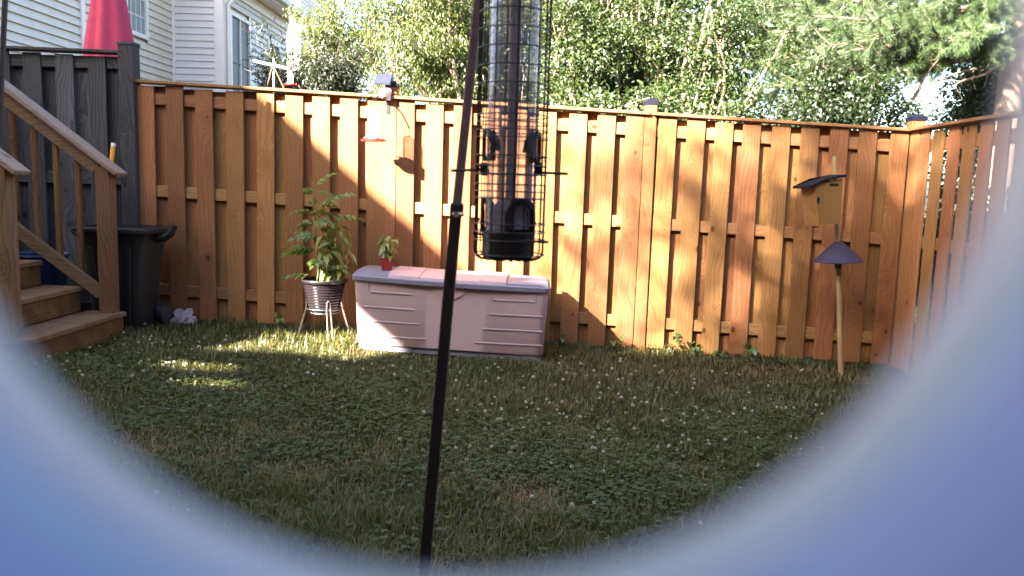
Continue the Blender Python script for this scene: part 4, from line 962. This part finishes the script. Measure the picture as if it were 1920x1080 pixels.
# ---------------------------------------------------------------- trees beyond the fence
def limb_path(p0, p1, n=6, wob=.12, sag=0.0):
    p0, p1 = Vector(p0), Vector(p1); L = (p1-p0).length; pts = []
    ph = [random.uniform(0, 6.28) for _ in range(3)]
    for k in range(n+1):
        t = k/n; q = p0.lerp(p1, t); e = wob*L*.35*math.sin(math.pi*t)
        pts.append(q+Vector((e*math.sin(ph[0]+t*5), e*math.sin(ph[1]+t*4), e*.6*math.sin(ph[2]+t*4)-sag*L*t*(1-t)*2)))
    return pts
def make_tree(name, label, group, base, crown_c, crown_r, nleaf, leaf, lmat, bmat, nlimb=14, trunk_r=.09, stems=1, clump=.33, droop=0.0, shell=.45, cat='tree', twigs=2, limb_scale=1.0, up=.55):
    base = Vector(base); cc = np.array(crown_c); cr = np.array(crown_r)
    t = empty(name, base, label, cat, group)
    wood_b = MB(); lb = MB(); ends = []
    for s in range(stems):
        off = Vector((random.uniform(-.35, .35), random.uniform(-.25, .25), 0)) if stems > 1 else Vector((0, 0, 0))
        top = Vector(cc)+Vector((random.uniform(-.5, .5)*cr[0], random.uniform(-.4, .4)*cr[1], cr[2]*random.uniform(.1, .7)))
        tp = limb_path(base+off, top, 9, .18); r0 = trunk_r*(1 if stems == 1 else random.uniform(.6, 1.0))
        wood_b.tube(tp, [r0*(1-.85*k/9)+.004 for k in range(10)], 8)
        for k in range(max(3, nlimb//stems)):
            d = rand_unit(1)[0]; rad = RNG.uniform(shell, 1.0); e = cc+d*cr*rad
            f = random.uniform(.25, .95); st_ = tp[int(f*9)]
            if e[2] < st_.z-.6*cr[2]: st_ = tp[int(f*5)+1]
            lp = limb_path(st_, e, 6, .22, -.05); r1 = r0*.42*limb_scale
            lb.tube(lp, [r1*(1-.9*q/6)+.003 for q in range(7)], 5, False); ends.append((lp, 1.0))
            for w in range(twigs):
                a = lp[random.randint(2, 5)]; e2 = a+Vector(rand_unit(1)[0])*random.uniform(.25, .55)*float(cr.mean())
                l2 = limb_path(a, e2, 4, .2); lb.tube(l2, [r1*.4*(1-.85*q/4)+.002 for q in range(5)], 4, False); ends.append((l2, .7))
    tr = wood_b.build('trunk', bmat, t, smooth=True); lb.build('limbs', bmat, t, smooth=True)
    # leaves gather in clumps along the outer part of each limb
    cents = []; wts = []
    for lp, w in ends:
        for q in range(len(lp)//2, len(lp)): cents.append(lp[q]); wts.append(w)
    cents = np.array([tuple(c) for c in cents]); pick = RNG.integers(0, len(cents), nleaf)
    csz = RNG.uniform(.5, 1.25, len(cents))*clump; ctint = RNG.uniform(-.22, .22, len(cents))
    off = RNG.normal(size=(nleaf, 3)); off /= np.maximum(1, np.linalg.norm(off, axis=1, keepdims=True)/1.7)
    P = cents[pick]+off*csz[pick][:, None]*np.array([1, 1, .6])
    ax = rand_unit(nleaf); ax[:, 2] -= droop; out_ = unit(P-cc); ax += out_*.5
    nr_ = rand_unit(nleaf)*.75; nr_[:, 2] += up; nr_ += out_*.35
    L = leaf[0]*RNG.uniform(.6, 1.25, nleaf); v, f = leaves(P, ax, nr_, L, L*leaf[1], .18, .2)
    tint = np.clip(RNG.uniform(.1, .9, nleaf)+ctint[pick], 0, 1)
    pw = np.array(base); me = np_mesh('crown', v-pw, f, lmat, False, np.repeat(tint, 4)); link('crown', me, t)
    return t
def bz_(px, py, y): p = at_y(px, py, y); return p
def tree_at(px, py, y, r, **k):
    c = at_y(px, py, y); bx_ = k.pop('bx', c.x); return dict(base=(bx_, y, gz(bx_)-.05), crown_c=(c.x, y, c.z), crown_r=r, **k)
G = 'trees beyond the fence'
make_tree('leafy_tree', 'bright yellow-green drooping tree beyond the fence post with the solar light', G, **tree_at(785, 10, 11.0, (1.15, 1.1, 1.5)), nleaf=34000, leaf=(.058, .36), lmat=M['leaf_bright'], bmat=M['bark'], nlimb=30, droop=.9, clump=.2, stems=3, trunk_r=.07, shell=.35)
make_tree('leafy_tree', 'bright yellow-green spreading tree beyond the fence, next to the pale house eave', G, **tree_at(625, 70, 12.2, (.85, .8, .75)), nleaf=15000, leaf=(.058, .36), lmat=M['leaf_bright'], bmat=M['bark'], nlimb=24, droop=.9, clump=.16, trunk_r=.06, shell=.4)
make_tree('evergreen_shrub', 'dark olive feathery shrub above the fence beside the neighbour house', 'shrubs beyond the fence', **tree_at(592, 112, 9.0, (.74, .6, .5)), nleaf=24000, leaf=(.05, .3), lmat=M['leaf_dark'], bmat=M['bark_dark'], nlimb=22, droop=.5, clump=.13, trunk_r=.04, shell=.3, cat='shrub')
make_tree('leafy_tree', 'tall yellow-green tree beyond the fence behind the caged feeder', G, **tree_at(905, 10, 12.6, (1.4, 1.2, 1.8)), nleaf=36000, leaf=(.062, .36), lmat=M['leaf_bright'], bmat=M['bark'], nlimb=24, droop=.8, clump=.22, stems=2, trunk_r=.07, shell=.3)
for (px, py, y, r, lab) in ((1085, 95, 9.3, (.75, .7, 1.0), 'glossy green pale-stemmed myrtle beside the caged feeder, above the fence'), (1215, 70, 9.8, (.85, .8, 1.15), 'glossy green pale-stemmed myrtle directly behind the tall capped fence post'), (1345, 95, 9.4, (.8, .75, 1.05), 'glossy green pale-stemmed myrtle next to the soft pine branches')):
    make_tree('myrtle_tree', lab, 'myrtle trees beyond the fence', **tree_at(px, py, y, r), nleaf=15000, leaf=(.055, .5), lmat=M['leaf_gloss'], bmat=M['bark_pale'], nlimb=26, clump=.145, stems=5, trunk_r=.05, shell=.3, limb_scale=.8)
make_tree('myrtle_tree', 'low glossy green myrtle top just over the fence cap', 'myrtle trees beyond the fence', **tree_at(1150, 190, 8.3, (.95, .5, .22)), nleaf=6500, leaf=(.058, .52), lmat=M['leaf_gloss'], bmat=M['bark_pale'], nlimb=20, clump=.14, stems=4, trunk_r=.035, shell=.2)
make_tree('maple_tree', 'dark green maple spreading low under the pine by the corner post', G, **tree_at(1545, 178, 9.0, (.95, .7, .42)), nleaf=20000, leaf=(.05, .7), lmat=M['leaf_maple'], bmat=M['bark_dark'], nlimb=22, clump=.16, trunk_r=.05, shell=.25)
make_tree('maple_tree', 'dark shaded maple behind the side fence and the corner post', G, **tree_at(1870, 150, 10.5, (.75, .8, .75)), nleaf=16000, leaf=(.055, .7), lmat=M['leaf_maple'], bmat=M['bark_dark'], nlimb=22, clump=.24, trunk_r=.05, shell=.25)
for (x_, y_, lab) in ((3.75, 6.7, 'dark evergreen bush glimpsed through the side fence gaps near the corner'), (3.75, 4.7, 'dark evergreen bush glimpsed through the side fence gaps, away from the corner')):
    make_tree('evergreen_shrub', lab, 'shrubs beyond the fence', base=(x_, y_, gz(x_)-.05), crown_c=(x_, y_, gz(x_)+.85), crown_r=(.42, 1.2, .95), nleaf=20000, leaf=(.06, .5), lmat=M['leaf_dark'], bmat=M['bark_dark'], nlimb=22, clump=.24, trunk_r=.04, shell=.2, cat='shrub')
make_tree('leafy_tree', 'large broad tree filling the background behind the myrtles', G, **tree_at(1190, 10, 15.5, (3.0, 1.5, 2.6)), nleaf=30000, leaf=(.13, .55), lmat=M['leaf_maple'], bmat=M['bark_dark'], nlimb=40, clump=.5, trunk_r=.14, shell=.2)
make_tree('leafy_tree', 'large broad tree in the background behind the pine', G, **tree_at(1560, -30, 15.0, (2.3, 1.4, 2.0)), nleaf=22000, leaf=(.12, .55), lmat=M['leaf_maple'], bmat=M['bark_dark'], nlimb=36, clump=.48, trunk_r=.14, shell=.2)

def make_pine():
    tb_ = at_y(1897, 150, 9.6); base = Vector((tb_.x, 9.6, gz(tb_.x)))
    t = empty('pine_tree', base, 'soft grey-green pine with a thick sunlit trunk over the side fence', 'tree', G)
    m = MB(); m.tube([base-Vector((0, 0, .1)), base+Vector((-.02, 0, 1.5)), base+Vector((.02, .05, 3.2)), base+Vector((.1, .1, 7))], [.2, .15, .13, .06], 14); m.build('trunk', M['bark'], t, smooth=True)
    lb = MB(); P = []; A = []; T = []
    targets = [((1470, 160), 9.0), ((1500, 120), 9.2), ((1560, 85), 8.9), ((1440, 60), 9.6), ((1600, 130), 9.0), ((1520, 30), 9.3), ((1650, 60), 8.8), ((1640, 100), 9.4), ((1700, 30), 9.0), ((1760, 70), 8.9), ((1580, 5), 9.8), ((1450, 10), 10.0), ((1680, -40), 9.3), ((1780, -20), 9.0), ((1820, 60), 8.7), ((1850, 10), 9.0), ((1540, -50), 9.6), ((1430, 110), 9.3), ((1760, 35), 9.8), ((1850, 90), 9.2), ((1620, 150), 9.3)]
    for (q, y) in targets:
        e = at_y(*q, y); zz = e.z+.25+random.uniform(0, .5); s0 = Vector((base.x, 9.6, zz)); lp = limb_path(s0, e, 10, .12, .06)
        lb.tube(lp, [.028*(1-.85*k/10)+.004 for k in range(11)], 6, False)
        tint0 = random.uniform(-.2, .2)
        for k in range(3, 11):
            for s in range(7 if k < 10 else 9):
                a = lp[k]; dirv = (lp[min(k+1, 10)]-lp[k-1]).normalized(); e2 = a+(dirv*.7+Vector(rand_unit(1)[0])*.8+Vector((0, 0, .1)))*random.uniform(.14, .34)
                l2 = limb_path(a, e2, 4, .15); lb.tube(l2, [.006, .005, .004, .003, .002], 4, False)
                for g in range(11):
                    tt = .25+.75*g/10; c = a.lerp(e2, tt); n = 20
                    d = unit(np.array([tuple((e2-a).normalized())])*.9+RNG.normal(size=(n, 3))*.55); P.append(np.repeat(np.array([tuple(c)]), n, 0)); A.append(d); T.append(np.clip(RNG.uniform(.2, .9, n)+tint0, 0, 1))
    # bare dead twigs low on the trunk
    for (q, q2) in (((1870, 118), (1755, 155)), ((1870, 122), (1790, 160)), ((1700, 200), (1760, 110)), ((1870, 100), (1740, 90))):
        lp = limb_path(at_y(*q, 9.4), at_y(*q2, 9.1), 8, .12); lb.tube(lp, [.02*(1-.8*k/8)+.003 for k in range(9)], 6, False)
        for k in range(2, 9):
            e2 = lp[k]+Vector(rand_unit(1)[0])*.18; lb.tube([lp[k], e2], [.004, .002], 4, False)
    lb.build('branches', M['bark'], t, smooth=True)
    P = np.concatenate(P); A = np.concatenate(A); T = np.concatenate(T); n = len(P)
    side = unit(np.cross(A, RNG.normal(size=(n, 3)))); L = RNG.uniform(.06, .11, n)[:, None]
    v = np.empty((n, 3, 3)); v[:, 0] = P-side*.0016; v[:, 1] = P+side*.0016; v[:, 2] = P+A*L+np.array([0, 0, -.015])
    link('needles', np_mesh('needles', v.reshape(-1, 3)-np.array(base), np.arange(3*n).reshape(-1, 3), M['needle'], False, np.repeat(T, 3)), t)
make_pine()

# ---------------------------------------------------------------- unseen screens and a tree, added behind the camera to shade the yard
def wall_with_holes(b, axis, const, th, u0, u1, z0, z1, holes):
    us = sorted(set([u0, u1]+[h[0] for h in holes]+[h[1] for h in holes])); zs = sorted(set([z0, z1]+[h[2] for h in holes]+[h[3] for h in holes]))
    for i in range(len(us)-1):
        for j in range(len(zs)-1):
            uc_, zc_ = (us[i]+us[i+1])/2, (zs[j]+zs[j+1])/2
            if any(h[0] < uc_ < h[1] and h[2] < zc_ < h[3] for h in holes): continue
            if axis == 'y': b.box((uc_, const, zc_), (us[i+1]-us[i], th, zs[j+1]-zs[j]))
            else: b.box((const, uc_, zc_), (th, us[i+1]-us[i], zs[j+1]-zs[j]))
HY, WX = -1.5, -8.5
th_ = empty('shade_screen', (0, HY, 0), 'unseen tall dark screen wall added behind the camera to shade the lawn', 'house')  # added thin screens that only block the sun, no house behind them
b = MB()
wall_with_holes(b, 'y', HY, .12, -7.15, 9.0, -.3, 5.45, [(-7.15, -6.8, 4.25, 4.39)])  # slot cut to throw a sun streak on the grass
b.box((-6.825, HY, 5.655), (.65, .12, .41)); b.box((-6.32, HY, 5.55), (.36, .12, .2))  # raised steps shaped to keep the storage box in shade
wall_with_holes(b, 'y', HY, .12, -16.0, -7.15, -.3, 4.9, [(-7.74, -7.28, 4.51, 4.66)])  # lower top and slot shaped to let sun patches through
b.build('shade_screen_front', M['brick'], th_)
b = MB(); b.box((WX, 1.3, 3.33), (.12, 6.3, 7.34)); b.build('shade_screen_side', M['brick'], th_)  # added screen whose top edge draws the diagonal shadow on the fence
b = MB(); b.box((WX, -4.9, 6.64), (.12, 6.1, .72)); b.build('shade_screen_upper', M['brick'], th_)  # added strip, open below so sun reaches the box end and grass
for y in (-7.9,):
    b = MB(); b.box((WX, y, 3.0), (.14, .14, 6.36)); b.build('shade_screen_post', M['trim'], th_)
random.seed(21); RNG = np.random.default_rng(21)
c = Vector((3.3, FENCE_Y, .9))+SUN*24
make_tree('added_shade_tree', 'tall leafy tree added behind the camera, out of sight, to dapple the fence', G, base=(c.x, c.y, gz(c.x)), crown_c=tuple(c), crown_r=(2.5, 2.5, 2.0), nleaf=13000, leaf=(.17, .6), lmat=M['leaf_maple'], bmat=M['bark'], nlimb=44, clump=.42, trunk_r=.13, shell=.3)  # unseen tree, added to dapple the right fence panel

# ---------------------------------------------------------------- lawn: grass, clover, flower heads, weeds
def vnoise(x, y, s, seed):
    r = np.random.default_rng(seed); g = r.random((64, 64)); u = x*s+100; w = y*s+100
    i = np.floor(u).astype(int); j = np.floor(w).astype(int); fu = u-i; fw = w-j; fu = fu*fu*(3-2*fu); fw = fw*fw*(3-2*fw)
    G_ = lambda a, b_: g[a % 64, b_ % 64]
    return (G_(i, j)*(1-fu)+G_(i+1, j)*fu)*(1-fw)+(G_(i, j+1)*(1-fu)+G_(i+1, j+1)*fu)*fw
dry_px = [(275, 835, .22), (420, 850, .16), (480, 800, .18), (560, 880, .15), (520, 720, .2), (640, 690, .2), (700, 660, .15), (850, 870, .2), (560, 800, .2), (1080, 800, .15), (1500, 700, .25), (720, 850, .18), (900, 760, .15), (1300, 880, .2), (1000, 930, .2)]
dry_c = [(on_ground(a, b_), r) for a, b_, r in dry_px]
def dryness(x, y):
    d = np.zeros_like(x)
    for (c, r) in dry_c: d = np.maximum(d, np.exp(-(((x-c.x)/r)**2+((y-c.y)/(r*1.4))**2)))
    n = vnoise(x, y, 1.3, 3)*.6+vnoise(x, y, 4.2, 4)*.4
    return np.clip(d*.9+(n-.58)*1.5, 0, 1)
def cloverness(x, y):
    n = vnoise(x, y, .9, 8)*.55+vnoise(x, y, 2.8, 9)*.45
    return np.clip((n-.40)*3.2+np.clip((y-3.6)*.25, -.5, .3)-dryness(x, y)*.9, 0, 1)
def lawn_points(n, y0, y1, pw_=1.0):
    u = RNG.random(n)
    y = (y0**(1-pw_)+(y1**(1-pw_)-y0**(1-pw_))*u)**(1/(1-pw_)) if pw_ != 1 else y0*(y1/y0)**u
    half = .80*y+.45; x = RNG.uniform(-1, 1, n)*half
    k = (x < SX-.08) & (x > -4.2); 
    k &= ~((x < nx-.02) & (y > SY0-.02) & (y < SY1+.02)); k &= ~((x > BX0+.03) & (x < BX1-.03) & (y > BYF+.03) & (y < BYB))
    k &= ~((np.abs(x-bx) < .15) & (np.abs(y-by) < .13))
    return x[k], y[k]
def grass():
    x1, y1 = lawn_points(300000, 1.7, FENCE_Y+.1, 1.15); x0, y0 = lawn_points(14000, .35, 1.7, .5)
    x, y = np.concatenate([x1, x0]), np.concatenate([y1, y0]); n = len(x); dr = dryness(x, y); cl = cloverness(x, y)
    keep = RNG.random(n) > cl*.3+dr*.25; x, y, dr, cl = x[keep], y[keep], dr[keep], cl[keep]; n = len(x)
    z = gz_np(x, y)-.004
    tuft = vnoise(x, y, 9, 5)
    hgt = (.022+.042*RNG.random(n)**1.4)*(1-.45*dr)*(.6+.75*tuft); hgt *= np.where(y > FENCE_Y-.12, 1.5, 1); hgt *= 1+.35*np.clip((3.8-y)/1.5, 0, 1)
    hgt *= np.where((np.abs(x-pcx) < .35) & (y > 5.4), 1.9, 1)
    az = RNG.uniform(0, 2*np.pi, n); lean = RNG.uniform(.15, 1.0, n)+dr*.6; d = np.stack([np.cos(az), np.sin(az), np.zeros(n)], 1); s = np.stack([-np.sin(az), np.cos(az), np.zeros(n)], 1)
    wd = RNG.uniform(.0012, .0028, n)[:, None]*np.where(y > 4, 1.25, 1.0)[:, None]; P = np.stack([x, y, z], 1); H_ = hgt[:, None]; l_ = lean[:, None]
    v = np.empty((n, 5, 3)); up_ = np.array([0, 0, 1.0])
    v[:, 0] = P-s*wd; v[:, 1] = P+s*wd; m1 = P+up_*H_*.6+d*H_*l_*.25; v[:, 2] = m1+s*wd*.8; v[:, 3] = m1-s*wd*.8; v[:, 4] = P+up_*H_*(1-.25*l_)+d*H_*l_*.95
    i = np.arange(n)[:, None]*5; f = np.concatenate([i+np.array([[0, 1, 2]]), i+np.array([[0, 2, 3]]), i+np.array([[3, 2, 4]])])
    tint = np.clip(RNG.uniform(.0, .8, n)+(dr*RNG.uniform(.3, 1.0, n))*.7+(RNG.random(n) < .06)*.4, 0, 1)
    o = link('grass', np_mesh('grass', v.reshape(-1, 3), f, M['grass'], False, np.repeat(tint, 5))); tag(o, 'short mixed green and straw grass blades of the lawn', 'grass', kind='stuff')
grass()
def clover():
    x1, y1 = lawn_points(120000, 1.7, FENCE_Y+.08, 1.0); x0, y0 = lawn_points(5000, .35, 1.7, .5)
    x, y = np.concatenate([x1, x0]), np.concatenate([y1, y0]); keep = RNG.random(len(x)) < cloverness(x, y)*.62+.04; x, y = x[keep], y[keep]; n = len(x)
    z = gz_np(x, y)+RNG.uniform(.012, .05, n); c = np.stack([x, y, z], 1); a0 = RNG.uniform(0, 6.28, n); tilt = RNG.normal(size=(n, 3))*.28; nrm = unit(np.array([0, 0, 1.0])+tilt)
    V = []; Fs = []; sz = RNG.uniform(.008, .0145, n); k0 = 0; tt = RNG.uniform(.05, .95, n)
    for k in range(3):
        a = a0+k*2.094; ax = np.stack([np.cos(a), np.sin(a), np.zeros(n)], 1); v, f = leaves(c, ax, nrm, sz*1.15, sz*1.15, -.1, .15); V.append(v); Fs.append(f+k0); k0 += len(v)
    o = link('clover', np_mesh('clover', np.concatenate(V), np.concatenate(Fs), M['clover'], False, np.tile(np.repeat(tt, 4), 3))); tag(o, 'low dark green clover leaves spread through the lawn', 'clover', kind='stuff')
clover()
def clover_heads():
    pts = []
    def spray(px, py, sx, sy, n):
        for _ in range(n):
            a, b_ = random.gauss(px, sx), random.gauss(py, sy)
            if b_ > 1075 or b_ < 600: continue
            p = on_ground(a, b_)
            if p.y < FENCE_Y-.15 and -2.8 < p.x < SX-.15 and not (BX0-.05 < p.x < BX1+.05 and p.y > BYF-.1): pts.append((p.x, p.y))
    spray(1180, 800, 160, 60, 90); spray(1080, 760, 120, 45, 45); spray(1400, 800, 120, 70, 30); spray(350, 665, 130, 28, 55); spray(250, 690, 90, 25, 30)
    spray(700, 730, 120, 40, 26); spray(560, 650, 90, 25, 12); spray(900, 780, 120, 80, 22); spray(1250, 900, 160, 60, 20); spray(380, 960, 60, 20, 4); spray(1100, 700, 200, 14, 18)
    n = len(pts); V = []; T = []; Fq = []; k0 = 0
    m_ = 26; fib = np.array([[math.sqrt(1-(1-2*(i+.5)/m_)**2)*math.cos(2.4*i), math.sqrt(1-(1-2*(i+.5)/m_)**2)*math.sin(2.4*i), 1-2*(i+.5)/m_] for i in range(m_)])
    for (x, y) in pts:
        r = random.uniform(.0065, .0105); z = float(gz_np(np.array([x]), np.array([y]))[0])+random.uniform(.024, .046); c = np.array([[x, y, z]])
        q = fib[:22]; v, f = leaves(c+q*r*.42, q+np.array([0, 0, .15]), rand_unit(22), r*.62, r*.75, .25, .1); V.append(v); Fq.append(f+k0); k0 += len(v); old = random.random() < .3
        T.append(np.repeat(RNG.uniform(.84 if old else .72, 1.0 if old else .86, 22), 4))
        s = np.array([[x-.0008, y, z-.06], [x+.0008, y, z-.06], [x+.0008, y, z], [x-.0008, y, z]]); V.append(s); Fq.append(np.array([[0, 1, 2], [0, 2, 3]])+k0); T.append(np.full(4, .0)); k0 += 4
    o = link('clover_flowers', np_mesh('clover_flowers', np.concatenate(V), np.concatenate(Fq), M['clover_head'], False, np.concatenate(T))); tag(o, 'scattered white clover flower heads dotting the lawn', 'flowers', kind='stuff')
clover_heads()
def weed(px, hgt, n, lab, y=FENCE_Y-.05, leafw=.04):
    p = at_y(px, 640, y); p.z = gz(p.x); t = empty('weed', p, lab, 'weed', 'weeds at the fence foot')
    lm = [leaf_mesh('leaf', leafw*1.3, leafw, M['basil'] if random.random() < .15 else M['weed'], .5, 4, random.uniform(.3, .9)) for _ in range(3)]
    for k in range(max(2, n//5)):
        tip = p+Vector((random.uniform(-.07, .07), random.uniform(-.06, .02), hgt*random.uniform(.6, 1))); add_stem([p+Vector((random.uniform(-.02, .02), 0, 0)), tip], .003, .0015, t)
        for j in range(5): put_leaf(t, random.choice(lm), p.lerp(tip, .3+.7*j/4), j*2.4+k, random.uniform(-.3, .4), random.uniform(.6, 1.2), random.uniform(-.3, .3))
M['weed'] = leaf_mat('weed_leaf', (.03, .07, .015), (.07, .13, .03), .35, gloss=.05)
weed(318, .13, 8, 'broad-leaved weed beside the mosaic stone', leafw=.06)
weed(530, .16, 10, 'leafy weed at the fence foot close to the potted plant'); weed(1150, .15, 14, 'leafy weed between box and tall capped fence post', leafw=.045)
weed(1253, .20, 14, 'tall leafy weed just past the tall capped fence post', leafw=.045); weed(1302, .12, 9, 'small weed at the fence foot, second past the tall post')
weed(1405, .14, 12, 'heart-leaved weed at the middle of the right fence panel', leafw=.055); weed(1360, .08, 8, 'low creeping weed between two taller fence-foot weeds'); weed(1050, .12, 9, 'weed in the shade beside the storage box end')
